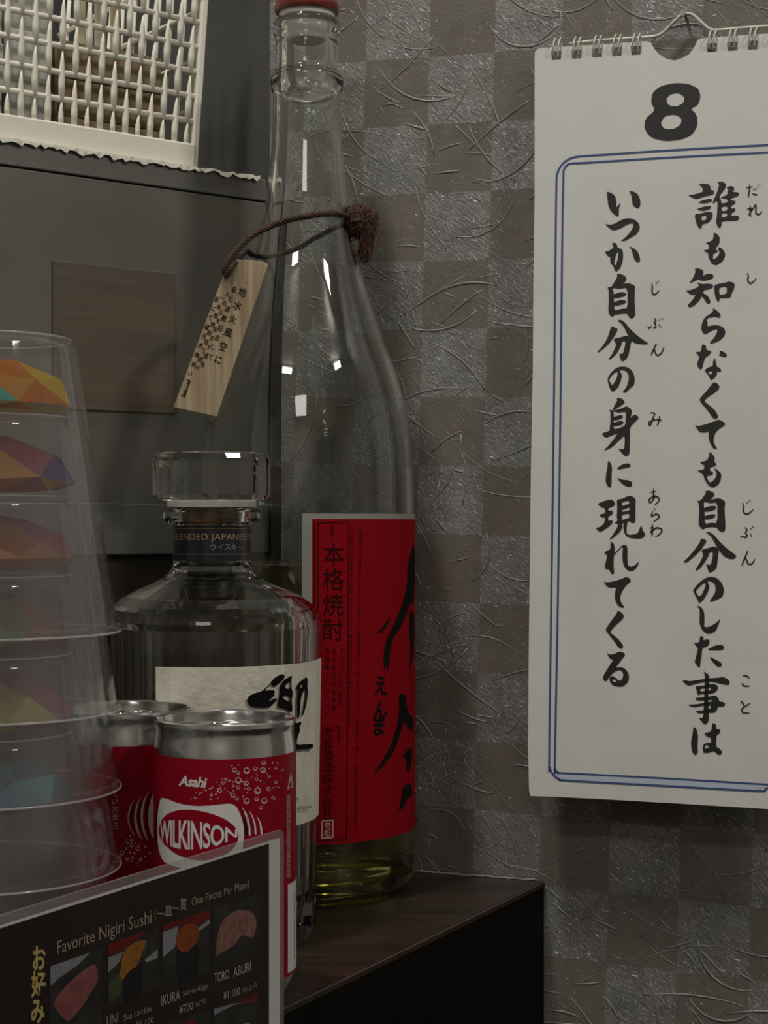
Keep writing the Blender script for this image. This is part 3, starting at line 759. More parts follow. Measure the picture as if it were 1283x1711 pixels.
wk.shape([s6([(330, 262), (360, 210), (450, 158), (438, 200), (440, 290), (455, 330), (440, 400), (450, 480), (440, 520), (380, 480), (300, 470), (315, 400), (325, 300)]), s6([(378, 262), (425, 215), (425, 290), (390, 290)]), s6([(352, 375), (385, 350), (420, 360), (425, 415), (390, 400)])])
wk.shape([s6([(480, 285), (510, 230), (580, 175), (595, 200), (590, 270), (597, 320), (580, 450), (545, 555), (538, 530), (560, 440), (572, 340), (565, 285), (530, 370), (520, 520), (505, 590), (492, 560), (490, 400), (500, 300)]), s6([(520, 260), (545, 240), (548, 265), (530, 285)])])
wk.shape([s6([(440, 560), (480, 620), (530, 600), (535, 625), (515, 650), (522, 690), (500, 740), (488, 800), (495, 825), (560, 820), (650, 815), (640, 860), (560, 865), (470, 870), (440, 860)])])
wk.make('brush_lettering', wp, M_ink, wlab, 6)
wt = Print()
wt.line('Y', (494, 1340), (499, 1339.6), (0, -9)); wt.line('of whiskies', (488, 1355), (521, 1350), (0, -7), shear=.2)
wt.make('small_print', wp, M_ink, wlab, 8)

# ------------------------------------------------------------------ two drink cans
M_alu = mat('brushed_aluminium', (.72, .72, .71), .17, 1., bump=.02, bscale=500)
M_canred = mat('glossy_can_red', (.27, .003, .014), .38, .10, spec=.15)
M_cand = mat('dark_can_red', (.045, .002, .005), .3, .2)
M_canw = mat('can_white_print', (.66, .65, .63), .35)
M_pink = mat('can_pale_print', (.52, .40, .38), .4)
CRD, CHT = .0249, .1000
def can(name, x, y, label):
    o = empty(name, (x, y, 0)); tag(o, label, 'can', 'red drink cans on the ledge')
    link('can_body', lathe_mesh('can_body', [(0, .003), (.0150, .003), (.0178, .0002), (.0190, .0002), (.0232, .006), (CRD, .0105), (CRD, .0885), (.02485, .0900), (.02455, .0920), (.02425, .0940), (.02415, .0956), (.0243, .0967), (.02450, .0978)], 96), M_alu, o, False)
    rim = link('rim', lathe_mesh('rim', [(.0236, .0972), (.02455, .0974), (.0248, .0984), (.0246, .0996), (.0239, .1000), (.0232, .0996), (.0228, .0985), (.0224, .0958), (.0218, .0953)], 96), M_alu, o, False)
    lid = link('lid', lathe_mesh('lid', [(.0222, .0958), (.0214, .0952), (.0205, .0962), (.0195, .0965), (0, .0965), (0, .0955), (.0222, .0955)], 96), M_alu, o, False)
    # ring pull
    bm = bmesh.new(); rings = []
    n = 28
    for rr, z in (((.0088, .0052), .0969), ((.0092, .0056), .0974), ((.0088, .0052), .0980), ((.0062, .0032), .0980), ((.0058, .0029), .0974), ((.0062, .0032), .0969)):
        rings.append([bm.verts.new((rr[0] * math.cos(2 * math.pi * i / n) + .002, rr[1] * math.sin(2 * math.pi * i / n), z)) for i in range(n)])
    for i in range(6):
        a, b = rings[i], rings[(i + 1) % 6]
        for j in range(n): bm.faces.new([a[j], a[(j + 1) % n], b[(j + 1) % n], b[j]])
    link('ring_pull', bm_mesh('ring_pull', bm, True), M_alu, lid, False)
    link('rivet', lathe_mesh('rivet', [(0, .0984), (.0016, .0983), (.0022, .0976), (.0022, .0966)], 20, center=(-.0035, 0)), M_alu, lid, False)
    bm = box_bm(-.0062, -.0005, -.0030, .0030, .0970, .0977, .0003); link('pull_plate', bm_mesh('pull_plate', bm), M_alu, lid, False)
    red = link('red_print', lathe_mesh('red_print', [(CRD + .00004, .0115), (CRD + .00010, .0115), (CRD + .00010, .0885), (CRD + .00004, .0885)], 128, True), M_canred, o, False)
    return o, red
c1x, c1y = (376 - HX) * .59 / F, .59
c2x, c2y = (214 - HX) * .622 / F, .622
can1, red1 = can('drink_can', c1x, c1y, 'red and silver drink can with its white oval logo facing out, behind the menu card')
can2, red2 = can('drink_can', c2x, c2y, 'red drink can showing pale curved stripes, between the cup stack and another can')
can2.rotation_euler = (0, 0, .9)
def reparent_flat(o): return o
cq1 = on_cyl(c1x, c1y, CRD, .00016); cq1b = on_cyl(c1x, c1y, CRD, .00022); cq1c = on_cyl(c1x, c1y, CRD, .00028)
S4 = 250 / 1283.
def s4(pts): return [(250 + a * S4, 1260 + b * S4) for a, b in pts]
pr = Print()
pr.shape([s4([(65, 560), (72, 480), (88, 395), (105, 375), (140, 382), (260, 428), (400, 448), (540, 440), (690, 422), (740, 445), (780, 520), (805, 610), (812, 700), (790, 860), (700, 960), (560, 1010), (360, 1000), (200, 960), (110, 920), (70, 800)])])
pr.make('logo_shield', cq1, M_canw, red1, 7)
pr = Print()
pr.shape([s4([(40, 640), (44, 540), (58, 440), (78, 385), (66, 470), (56, 580), (56, 720), (66, 850), (52, 800)])])
el = [(78, 640), (95, 570), (150, 512), (240, 480), (340, 475), (450, 490), (560, 520), (660, 565), (730, 620), (766, 690), (750, 760), (700, 830), (600, 890), (470, 915), (330, 900), (210, 850), (120, 770), (82, 700)]
pr.make('logo_shadow', cq1, M_cand, red1, 7); pr = Print()
pr.shape([s4([(790, 445), (830, 520), (850, 610), (850, 700), (815, 700), (812, 620), (800, 530)])])
pr.make('logo_shadow', cq1, M_cand, red1, 7)
pr = Print(); pr.shape([s4(el)]); pr.make('logo_oval', cq1b, M_canred, red1, 7)
# curved logo wording, letters stand on a bowed baseline
pl = Print()
v, f = glyphs('WILKINSON', .02, 0, .92); x0 = min(a for a, b in v); x1 = max(a for a, b in v)
def logo(a, b):
    t = (a - x0) / (x1 - x0); th = -1.165 + 1.34 * t           # angle on the can
    top = 1370 + 1 * (t - .2) ** 2 * 20 - 2 * math.sin(math.pi * t) + 8 * max(0, t - .55); bot = 1392 + 26 * math.sin(math.pi * min(1, t * .93 + .07)) ** .8 + 10 * max(0, t - .5)
    yy = bot + (top - bot) * b / .73
    return (376 + 118.3 * math.sin(th), yy)
pl.add([logo(a, b) for a, b in v], f)
pl.make('logo_lettering', cq1c, M_canw, red1, 8)
pl = Print(); pl.line('Asahi', (298, 1312), (346, 1316), (0, -17), bold=.03, shear=.25, spacing=.95); pl.make('brand_lettering', cq1, M_canw, red1, 8)
pr = Print()
for q in ([(790, 450), (815, 480), (845, 540), (862, 620), (868, 700), (850, 700), (846, 630), (830, 560)], [(850, 480), (885, 530), (910, 600), (918, 690), (900, 690), (898, 620), (885, 560)], [(915, 525), (945, 570), (965, 630), (968, 690), (952, 690), (948, 640), (940, 590)]):
    pr.shape([s4(q)])
pr.make('logo_stripes', cq1, M_canw, red1, 7)
rng = random.Random(3)
def ring_print(p, x, y, r, w):
    n = 14
    o = [(x + r * math.cos(2 * math.pi * i / n), y + r * math.sin(2 * math.pi * i / n)) for i in range(n)]
    q = [(x + (r - w) * math.cos(2 * math.pi * i / n), y - .15 * r + (r - w) * .85 * math.sin(2 * math.pi * i / n)) for i in range(n)]
    p.add(*fill([o, q] if r > w * 1.2 else [o]))
pr = Print()
big = [(727, 137, 20), (832, 142, 28), (905, 124, 18), (973, 138, 25), (978, 75, 19), (760, 226, 28), (830, 250, 20), (627, 248, 15), (604, 316, 17), (760, 285, 16), (848, 297, 16), (925, 316, 29), (1020, 297, 18), (712, 353, 20), (748, 380, 16), (832, 402, 26), (917, 386, 18), (983, 401, 26), (955, 460, 15), (1057, 373, 14), (915, 214, 15), (1082, 243, 13), (1026, 193, 13), (762, 162, 14), (530, 352, 12), (718, 272, 11), (1138, 137, 12), (1080, 118, 12)]
for x, y, r in big:
    q = s4([(x, y)])[0]; ring_print(pr, q[0], q[1], r * S4, r * S4 * .32)
for i in range(75):
    t = rng.random(); x = 350 + 780 * t; yc = 395 - 250 * t ** .9; y = yc + rng.gauss(0, 30 + 95 * t)
    if not 60 < y < 520 or (x < 800 and y > 400): continue
    q = s4([(x, y)])[0]; ring_print(pr, q[0], q[1], rng.uniform(3.5, 8) * S4, 99)
pr.make('bubble_print', cq1, M_pink, red1, 7)
pr = Print()          # small print column and recycling mark at the right side
tri = s4([(1180, 305), (1212, 150), (1232, 290)]); tri2 = s4([(1192, 285), (1212, 205), (1222, 275)]); pr.shape([tri, tri2], 0)
for i, ch in enumerate('炭酸飲料原材料名炭酸内容量賞味期限'): pr.char(ch, 482 - .012 * 0, 1332 + i * 8.2, 7.5, 8.2)
pr.make('side_print', cq1, M_pink, red1)
bc = cyl_patch('barcode_panel', CRD + .00012, cang(478, 376, 118.2, c1x, c1y), math.radians(110), .0125, .0432, M_canw, red1, .00004, 24)
pr = Print()
rng = random.Random(5); y = 1492
while y < 1606:
    h = rng.choice([1.2, 1.6, 2.4, 3.4]); pr.add([(479, y), (492.5, y - 3), (492.5, y - 3 + h), (479, y + h)], [(0, 1, 2, 3)]); y += h + rng.choice([1.3, 1.8, 2.6])
pr.make('barcode', on_cyl(c1x, c1y, CRD, .00026), M_ink, red1)
cq2 = on_cyl(c2x, c2y, CRD, .00016)
S3 = 150 / 1027.
def s3(pts): return [(180 + a * S3, 1230 + b * S3) for a, b in pts]
pr = Print()
for q in ([(322, 715), (270, 790), (245, 900), (240, 960), (262, 1060), (318, 1150), (270, 1095), (232, 1000), (225, 910), (250, 800)], [(402, 670), (350, 760), (325, 900), (335, 1020), (370, 1130), (405, 1200), (345, 1130), (308, 1020), (300, 900), (330, 770)], [(485, 615), (430, 720), (405, 850), (402, 960), (420, 1080), (475, 1220), (415, 1130), (380, 1010), (372, 880), (400, 740)], [(560, 560), (500, 700), (465, 840), (460, 980), (490, 1120), (545, 1220), (640, 1240), (620, 560)]):
    pr.shape([s3(q)])
pr.make('logo_stripes', cq2, M_pink, red2, 7)
pr = Print()
for q in ([(345, 700), (290, 790), (265, 900), (268, 1000), (320, 1130), (290, 1000), (290, 880), (310, 780)], [(420, 660), (370, 760), (345, 900), (355, 1020), (395, 1130), (372, 1000), (368, 880), (385, 770)], [(500, 620), (450, 730), (430, 850), (428, 980), (450, 1090), (490, 1190), (455, 1010), (450, 880), (470, 760)]):
    pr.shape([s3(q)])
pr.make('logo_shadow', cq2, M_cand, red2, 7)
pr = Print()
for x, y, r in ((275, 1195, 20), (268, 1248, 24), (345, 1287, 28), (162, 1338, 28), (222, 1410, 20), (280, 1392, 20), (378, 1410, 20), (212, 1285, 14), (258, 1330, 12), (305, 1340, 14), (430, 1270, 14), (480, 1340, 12), (430, 1380, 12), (213, 1190, 11), (256, 1138, 11), (228, 1222, 10), (320, 1225, 8), (360, 1240, 8), (145, 1390, 12), (275, 1432, 10), (125, 1440, 10), (345, 1450, 10)):
    q = s3([(x, y)])[0]; ring_print(pr, q[0], q[1], r * S3, max(1.3, r * S3 * .35))
pr.make('bubble_print', cq2, M_pink, red2, 7)
pr = Print()
for ch, x, y in (('ル', 80, 555), ('て', 82, 660), ('い', 82, 745), ('お', 84, 835), ('ま', 86, 925), ('ろ', 90, 1030), ('り', 70, 1385), ('ら', 66, 1475)):
    q = s3([(x, y)])[0]; pr.char(ch, q[0], q[1], 13, 14)
pr.make('side_print', cq2, M_pink, red2)

# ------------------------------------------------------------------ stack of upturned clear cups
M_cup = clear_plastic('clear_cup_plastic', (.988, .988, .99), .015, 1.42, .04, (.80, .75, .77))
UX, UY = (-22 - HX) * .56 / F, .56
ku = UY / F; CH = 493 * ku; SP = 131.2 * ku
FILM = dict(orange=film('film_orange', (.62, .20, .03)), gold=film('film_gold', (.65, .45, .04)), teal=film('film_teal', (.10, .50, .42)), pearl=film('film_pearl', (.62, .58, .48)), rose=film('film_rose', (.50, .15, .22)), violet=film('film_violet', (.16, .10, .30)), rust=film('film_rust', (.38, .10, .05)), green=film('film_green', (.22, .33, .08)), blue=film('film_blue', (.05, .22, .33)), yellow=film('film_yellow', (.60, .52, .10)), amber=film('film_amber', (.55, .26, .05)), red=film('film_red', (.42, .04, .05)), grey=film('film_grey', (.40, .34, .36)))
def r_at(z): return (147 + 70 * (CH - z) / CH) * ku
w = .0006
cup_prof = [(0, CH), (.70 * r_at(CH), CH), (r_at(CH) - .0030, CH), (r_at(CH) - .0009, CH - .0010), (r_at(CH - .004), CH - .004), (r_at(.003), .003), (r_at(.0028) + .0008, .0024), (r_at(0) + .0009, .0004), (r_at(0) + .0003, 0), (r_at(0) - w, .0004), (r_at(CH - .004) - w, CH - .004), (r_at(CH) - .0030, CH - .0016), (.70 * r_at(CH), CH - .0016), (0, CH - .0016)]
cup_me = lathe_mesh('cup_shell', cup_prof, 80); cup_me.materials.append(M_cup)
M_bead = clear_plastic('thick_cup_edge', (.95, .95, .96), .20, 1.5, .06, (.80, .79, .79))
def torus_me(name, R, r, z):
    me = lathe_mesh(name, [(R + r * math.cos(2 * math.pi * q / 8), z + r * math.sin(2 * math.pi * q / 8)) for q in range(8)], 96, True, sharp=180); me.materials.append(M_bead); return me
rim_me = torus_me('rim_bead', r_at(0) + .0009, .00036, .0006); edge_me = torus_me('base_edge', r_at(CH) - .0016, .00028, CH - .0005)
spec = [('orange,gold and teal', ['teal', 'amber', 'orange', 'gold', 'pearl'], 'topmost of its stack'),
        ('rose, orange and violet', ['orange', 'amber', 'rose', 'violet', 'gold'], 'second from the top of its stack'),
        ('amber and rose', ['amber', 'orange', 'amber', 'rose', 'pearl'], 'third from the top of its stack'),
        ('green and rust', ['green', 'green', 'rust', 'rust', 'grey'], 'fourth from the top of its stack'),
        ('yellow and red', ['yellow', 'yellow', 'red', 'rose', 'grey'], 'second from the bottom of its stack'),
        ('blue and teal', ['blue', 'blue', 'teal', 'blue', 'grey'], 'lowest of its stack')]
for i, (words, cols, where) in enumerate(spec):
    z0 = (5 - i) * SP + .0002
    cu = empty('plastic_cup', (UX, UY, z0))
    tag(cu, f'clear cup with {words.replace("orange,gold", "orange, gold")} insert, {where}', 'cup', 'stacked clear cups')
    o = bpy.data.objects.new('cup_shell', cup_me); col.objects.link(o); o.parent = cu
    o = bpy.data.objects.new('rim_bead', rim_me); col.objects.link(o); o.parent = cu
    o = bpy.data.objects.new('base_edge', edge_me); col.objects.link(o); o.parent = cu
    rg = random.Random(20 + i); n = 8
    zt_, zb_ = CH - 30 * ku, CH - 124 * ku
    bm = bmesh.new(); ph = rg.uniform(0, .7) + 1.9
    def ringv(r0, r1, h0, h1, sh):
        return [bm.verts.new((rr_ * math.cos(ph + 2 * math.pi * (q + sh) / n), rr_ * math.sin(ph + 2 * math.pi * (q + sh) / n), zb_ + rg.uniform(h0, h1))) for q in range(n) for rr_ in (rg.uniform(r0, r1) * ku,)]
    low = ringv(116, 120, -.0004, .0006, 0); base = ringv(147, 150, .0018, .0042, .5); mid = ringv(112, 128, .0095, .0125, 0); upp = ringv(52, 70, .0158, .0178, .5)
    top = bm.verts.new((rg.uniform(-.003, .003), rg.uniform(-.003, .003), zt_)); bott = bm.verts.new((0, 0, zb_ + .0004))
    for j in range(n):
        J = (j + 1) % n
        for t in ([low[j], bott, low[J]], [low[j], low[J], base[j]], [base[j], low[J], base[J]], [base[j], base[J], mid[J]], [mid[j], base[j], mid[J]], [mid[j], mid[J], upp[j]], [upp[j], mid[J], upp[J]], [upp[j], upp[J], top]):
            fc = bm.faces.new(t); ce = fc.calc_center_median(); an = math.degrees(math.atan2(ce.y, ce.x)); hz = ce.z - zb_
            ti = (an + 98) / 92 * 4 + rg.uniform(-.5, .5) + (.5 if hz > .012 else 0)
            fc.material_index = 4 if hz < .0022 and rg.random() < .8 else int(max(0, min(3, ti))) if -130 < an < 20 else rg.randrange(4)
    me = bm_mesh('faceted_insert', bm)
    link('faceted_insert', me, [FILM[c] for c in cols], cu, False)

# ------------------------------------------------------------------ laminated menu card in front of the ledge
M_lam = clear_plastic('laminate_film', (.93, .92, .92), .16, 1.5, .12, (.55, .50, .50))
M_mwhite = mat('menu_white_margin', (.56, .56, .53), .4)
M_mbrown = mat('menu_dark_brown_print', (.016, .010, .009), .30, noise=((.022, .014, .012), (60, 60, 60), 3))
M_mgold = mat('menu_gold_print', (.30, .235, .17), .45)
M_mgold2 = mat('menu_ochre_print', (.45, .34, .12), .45)
M_mgrey = mat('menu_pale_print', (.36, .33, .32), .45)
def printed(name, c, c2=None, s=300): return mat(name, c, .4, noise=(c2, (s, s, s), 4) if c2 else None)
M_pdark = printed('photo_slate', (.014, .015, .014), (.028, .030, .027), 150)
M_pwhite = printed('photo_white', (.22, .22, .24), (.17, .17, .19), 100)
M_pred = printed('photo_red', (.14, .008, .006), (.09, .006, .005), 100)
M_tuna = printed('photo_tuna', (.17, .048, .050), (.24, .085, .08), 260)
M_uni = printed('photo_urchin', (.28, .125, .015), (.20, .07, .010), 500)
M_roe = printed('photo_roe', (.24, .055, .010), (.15, .028, .006), 700)
M_toro = printed('photo_seared', (.24, .12, .095), (.15, .065, .055), 380)
M_nori = printed('photo_nori', (.006, .006, .006), (.011, .011, .010), 300)
M_leaf = printed('photo_leaf', (.035, .045, .022), (.05, .06, .03), 200)
MR = P(472, 1385, .55); ms = -EDGE; mn = Vector((EDGE.y, -EDGE.x, 0)).normalized()     # towards the viewer side
M0 = Vector((MR.x, MR.y, 0))
mproj = on_plane(M0, mn)
def mlay(off): return on_plane(M0 + mn * off, mn)
menu = empty('menu_card', (MR.x, MR.y, COUNTER)); tag(menu, 'laminated dark brown sushi menu card with white margin and food photos', 'menu')
menu_top = MR.z
def mrect(s0, s1, z0, z1, r, n=6):
    pts = []
    for cx_, cz_, a0 in ((s1 - r, z1 - r, 0), (s0 + r, z1 - r, 90), (s0 + r, z0 + r, 180), (s1 - r, z0 + r, 270)):
        for i in range(n + 1):
            a = math.radians(a0 + 90 * i / n); pts.append((cx_ + r * math.cos(a), cz_ + r * math.sin(a)))
    return pts
def mplace(off): return lambda s, z: M0 + ms * s + mn * off + Vector((0, 0, z))
LEN = .235
slab([mrect(0, LEN, COUNTER + .0002, menu_top, .0022)], mplace(.0005), -mn, .0010, 'laminate', M_lam, menu)
pm = slab([mrect(.0028, LEN - .0028, COUNTER + .003, menu_top - .0024, .0004, 2)], mplace(.00068), -mn, .00012, 'paper_sheet', M_mwhite, menu)
i0 = mproj(446, 1409)          # corner of the dark print
def m_s(p): return (p - M0).dot(ms)
di = slab([mrect(m_s(i0) , LEN - .009, COUNTER + .009, i0.z, .0002, 1)], mplace(.00078), -mn, .00006, 'dark_print', M_mbrown, pm)
S5 = 500 / 1283.
def s5(pts): return [(a * S5, 1370 + b * S5) for a, b in pts]
def mp_(name, shapes, off, m, sm=1):
    for c in shapes:
        p = Print(); p.shape([s5(c)], sm); p.make(name, mlay(off), m, pm)
mp_('photo', [[(215, 625), (436, 545), (436, 860), (470, 990), (215, 1010)]], .00085, M_pdark, 0)
mp_('photo', [[(462, 530), (677, 455), (677, 715), (462, 800)]], .00085, M_pdark, 0)
mp_('photo', [[(697, 450), (900, 382), (900, 645), (697, 722)]], .00085, M_pdark, 0)
mp_('photo', [[(917, 378), (1108, 318), (1108, 570), (917, 640)]], .00085, M_pdark, 0)
mp_('photo', [[(917, 808), (1104, 738), (1104, 1000), (917, 1000)]], .00085, M_pdark, 0)
mp_('photo', [[(700, 880), (898, 812), (898, 1000), (700, 1000)]], .00085, M_pdark, 0)
mp_('photo_plate', [[(216, 628), (388, 568), (330, 625), (250, 680), (217, 712)], [(464, 590), (530, 565), (510, 610), (464, 655)], [(620, 600), (676, 555), (676, 590), (630, 612)], [(698, 482), (765, 455), (750, 545), (698, 590)], [(840, 470), (899, 425), (899, 445), (850, 480)], [(917, 810), (1030, 780), (1104, 770), (1000, 795), (917, 838)]], .0009, M_pwhite, 0)
mp_('photo_cloth', [[(463, 532), (640, 470), (600, 505), (540, 545), (463, 590)], [(698, 452), (899, 384), (899, 424), (830, 455), (760, 455), (698, 480)], [(1000, 785), (1104, 740), (1104, 788), (1060, 790)], [(760, 880), (830, 850), (840, 870), (790, 900)]], .0009, M_pred, 0)
mp_('photo_leaf', [[(462, 700), (530, 640), (540, 720), (470, 790)], [(600, 520), (632, 510), (628, 560), (605, 600), (620, 550)]], .0009, M_leaf)
mp_('photo_nori', [[(522, 690), (560, 640), (612, 610), (608, 760), (530, 790)], [(752, 550), (800, 575), (852, 520), (850, 690), (760, 710)]], .00092, M_nori)
mp_('photo_tuna', [[(228, 790), (250, 745), (330, 665), (405, 612), (418, 640), (420, 690), (380, 760), (330, 830), (290, 868), (270, 850), (245, 820)]], .00095, M_tuna)
mp_('photo_urchin', [[(515, 640), (530, 560), (560, 535), (600, 515), (628, 515), (610, 570), (590, 625), (550, 650), (525, 690), (512, 670)]], .00095, M_uni)
mp_('photo_roe', [[(752, 520), (765, 470), (800, 445), (845, 448), (858, 490), (840, 530), (800, 570), (765, 560)]], .00095, M_roe)
mp_('photo_seared_tuna', [[(920, 585), (930, 500), (950, 430), (1010, 385), (1085, 392), (1102, 450), (1085, 510), (1040, 490), (1000, 540), (950, 570)]], .00095, M_toro)
mp_('photo_rice', [[(1035, 880), (1060, 866), (1075, 875), (1075, 1000), (1035, 1000)]], .00095, M_pwhite)
def mline(text, a, b, up, m, name='lettering', **kw):
    p = Print(); q = s5([a, b]); p.line(text, q[0], q[1], (0, -up * S5), **kw); p.make(name, mlay(.00093), m, pm)
mline('Favorite Nigiri Sushi', (245, 575), (650, 440), 58, M_mgold)
p = Print()
for ch, x, y in (('一', 690, 402), ('皿', 722, 390), ('一', 752, 378), ('貫', 786, 362)):
    q = s5([(x, y)])[0]; p.char(ch, q[0], q[1], 12, 22, 0, .01)
q = s5([(666, 408)])[0]; p.char('(', q[0], q[1], 12, 20); p.make('lettering', mlay(.00093), M_mgold, pm)
mline('One Pieces Per Plate)', (822, 368), (1068, 290), 36, M_mgold)
p = Print()
for ch, x, y in (('お', 168, 592), ('好', 164, 705), ('み', 162, 822)):
    q = s5([(x, y)])[0]; p.char(ch, q[0], q[1], 24, 46, 0, .03)
p.make('lettering', mlay(.00093), M_mgold2, pm)
mline('TORO', (918, 698), (982, 680), 42, M_mgrey); mline('ABURI', (1000, 674), (1075, 645), 42, M_mgrey)
mline('¥1,100', (958, 772), (1028, 748), 34, M_mgrey); mline('¥1,210', (1040, 744), (1100, 716), 22, M_mgold)
mline('IKURA', (692, 797), (772, 770), 46, M_mgrey); mline('SalmonEggs', (784, 756), (893, 718), 22, M_mgold)
mline('¥700', (768, 832), (828, 810), 34, M_mgrey); mline('¥770', (838, 806), (884, 784), 22, M_mgold)
mline('UNI', (458, 884), (506, 868), 46, M_mgrey); mline('Sea Urchin', (530, 862), (648, 820), 28, M_mgold); mline('¥1,100', (582, 890), (658, 868), 26, M_mgold)

# ------------------------------------------------------------------ wall calendar
M_page = mat('matt_calendar_paper', (.66, .66, .62), .75, noise=((.62, .62, .585), (25, 25, 25), 4), bump=.25, bscale=45)
M_stain = mat('paper_stain', (.60, .57, .47), .8)
M_blue = mat('blue_line_print', (.035, .075, .20), .6)
M_pblue = mat('pale_blue_print', (.47, .52, .62), .7)
M_cink = mat('calendar_black_ink', (.010, .010, .008), .6)
M_wire = mat('cream_coated_wire', (.55, .54, .47), .35)
TILT = .056                                   # the sheet hangs out from the wall towards its foot
pt0 = wallproj(900, 85) + WN * .0065
cu_ = (Vector((0, 0, -1)) + WN * TILT).normalized()       # down along the page
cn = WU.cross(cu_).normalized()
if cn.dot(WN) < 0: cn = -cn
calp = on_plane(pt0, cn)
def cal_at(off): return on_plane(pt0 + cn * off, cn)
calm = calp(885, 1330)
calen = empty('wall_calendar', (calm.x, calm.y, calm.z)); tag(calen, 'white spiral bound wall calendar page with 8 and black brush writing, hung by wire', 'calendar')
left = [(893, 96), (893, 200), (893, 330), (891, 480), (890, 620), (887, 780), (885, 950), (883, 1120), (882, 1250), (884, 1322), (886, 1330)]
bottom = [(930, 1331.5), (1000, 1335), (1140, 1343), (1283, 1352), (1400, 1360)]
right = [(1400, 700), (1400, 62), (1392, 55)]
top = [(1283, 56), (1180, 63), (1166, 66), (1162, 76), (1152, 90), (1140, 97), (1128, 101), (1115, 99), (1100, 90), (1092, 80), (1087, 71), (1080, 69), (990, 75), (905, 80), (898, 82), (894, 87)]
ring_x = [929, 963, 997, 1030, 1062, 1189, 1223, 1257, 1291, 1325, 1359]
def ring_y(x): return 92.5 - (x - 929) * .0615 if x < 1100 else 79.5 - (x - 1189) * .06
holes = []
for x in ring_x:
    y = ring_y(x); holes.append([(x - 8.5, y - 7), (x + 8.5, y - 8), (x + 7.5, y + 7), (x - 7, y + 8)])
page = slab([left + bottom + right + top] + holes, calp, -cn, .0004, 'page', M_page, calen)
# sheets behind, slightly shifted
for j in range(1, 4):
    slab([[(a + .7 * j, b - .8 * j) for a, b in left] + [(a, b - 1.2 * j) for a, b in bottom] + [(a - 2 * j, b + j) for a, b in right] + [(a - .4 * j, b + .4 * j) for a, b in top]] + holes, cal_at(-.0006 * j), -cn, .0004, 'under_page', M_page, calen)
bl_ = Print()
A = [(1400, 235), (1283, 242), (1120, 251), (985, 260), (965, 261.5), (950, 266), (938, 276), (931, 290), (929.5, 310), (928, 420), (925, 700), (921, 1000), (917.5, 1265), (918.5, 1282), (924, 1294), (934, 1302), (950, 1304.5), (1100, 1312.5), (1262, 1321.5), (1278, 1319), (1290, 1312), (1300, 1300)]
B = [(1400, 248), (1283, 254.5), (1120, 263), (985, 271.5), (955, 273), (947, 276), (942, 284), (941, 300), (939, 420), (936, 700), (932, 1000), (927, 1268), (927.5, 1284), (933, 1291), (945, 1292), (1100, 1300), (1283, 1311), (1330, 1313)]
def arcs(p): 
    return [(q.x, q.y) for q in smooth_path([(a, b, 0) for a, b in p], 5)]
bl_.ribbon(arcs(A), 3.2, 1, False); bl_.ribbon(arcs(B), 3.2, 1, False)
bl_.make('blue_frame', cal_at(.00018), M_blue, page)
bl_ = Print()
bl_.shape([[(950, 1303), (1100, 1311), (1262, 1320), (1280, 1315), (1300, 1311.5), (1283, 1311), (1100, 1301), (945, 1293), (933, 1292), (926, 1284), (925, 1292), (935, 1301)]], 0)
bl_.make('pale_frame_fill', cal_at(.00012), M_pblue, page)
SE = 423 / 1283.
def se(p): return [(860 + a * SE, b * SE) for a, b in p]
p = Print(); p.shape([se([(690, 520), (697, 470), (735, 437), (810, 420), (880, 424), (930, 448), (942, 488), (928, 532), (890, 550), (922, 580), (927, 632), (900, 682), (840, 708), (760, 715), (690, 697), (656, 652), (662, 600), (712, 558)]), se([(765, 502), (788, 476), (830, 470), (860, 490), (855, 522), (820, 540), (780, 535)]), se([(738, 622), (760, 587), (810, 578), (845, 597), (842, 632), (800, 656), (755, 652)])])
p.make('numeral', cal_at(.00018), M_cink, page)
SC = 140 / 1283.
GL = []
def G(x0, y0, *shapes): GL.append(('s', x0, y0, shapes))
def FK(x0, y0, *strokes): GL.append(('f', x0, y0, strokes))
# left column
G(990, 300, [[(215, 180), (290, 205), (345, 250), (365, 330), (360, 400), (372, 420), (395, 395), (420, 350), (425, 375), (400, 450), (402, 540), (390, 568), (340, 540), (280, 480), (240, 400), (228, 300)]],
  [[(555, 172), (620, 180), (690, 220), (725, 290), (732, 380), (715, 430), (685, 440), (640, 415), (610, 380), (603, 290), (585, 220)]])
G(990, 300, [[(188, 672), (250, 695), (330, 680), (430, 620), (520, 590), (600, 595), (680, 635), (722, 700), (718, 770), (670, 840), (580, 890), (490, 940), (425, 938), (500, 890), (570, 810), (615, 740), (628, 680), (595, 665), (520, 690), (440, 740), (360, 772), (300, 772), (240, 730)]])
G(990, 300, [[(295, 985), (318, 962), (355, 975), (375, 1000), (380, 1040), (430, 1055), (462, 1085), (468, 1170), (455, 1270), (420, 1360), (360, 1412), (335, 1380), (315, 1315), (280, 1290), (268, 1240), (272, 1185), (245, 1180), (215, 1150), (188, 1100), (235, 1100), (310, 1050), (318, 1010)], [(375, 1110), (400, 1112), (385, 1220), (360, 1300), (345, 1318), (330, 1290), (345, 1200)]],
  [[(555, 1018), (620, 1045), (680, 1090), (715, 1150), (730, 1235), (715, 1265), (670, 1258), (635, 1215), (612, 1130), (590, 1060)]])
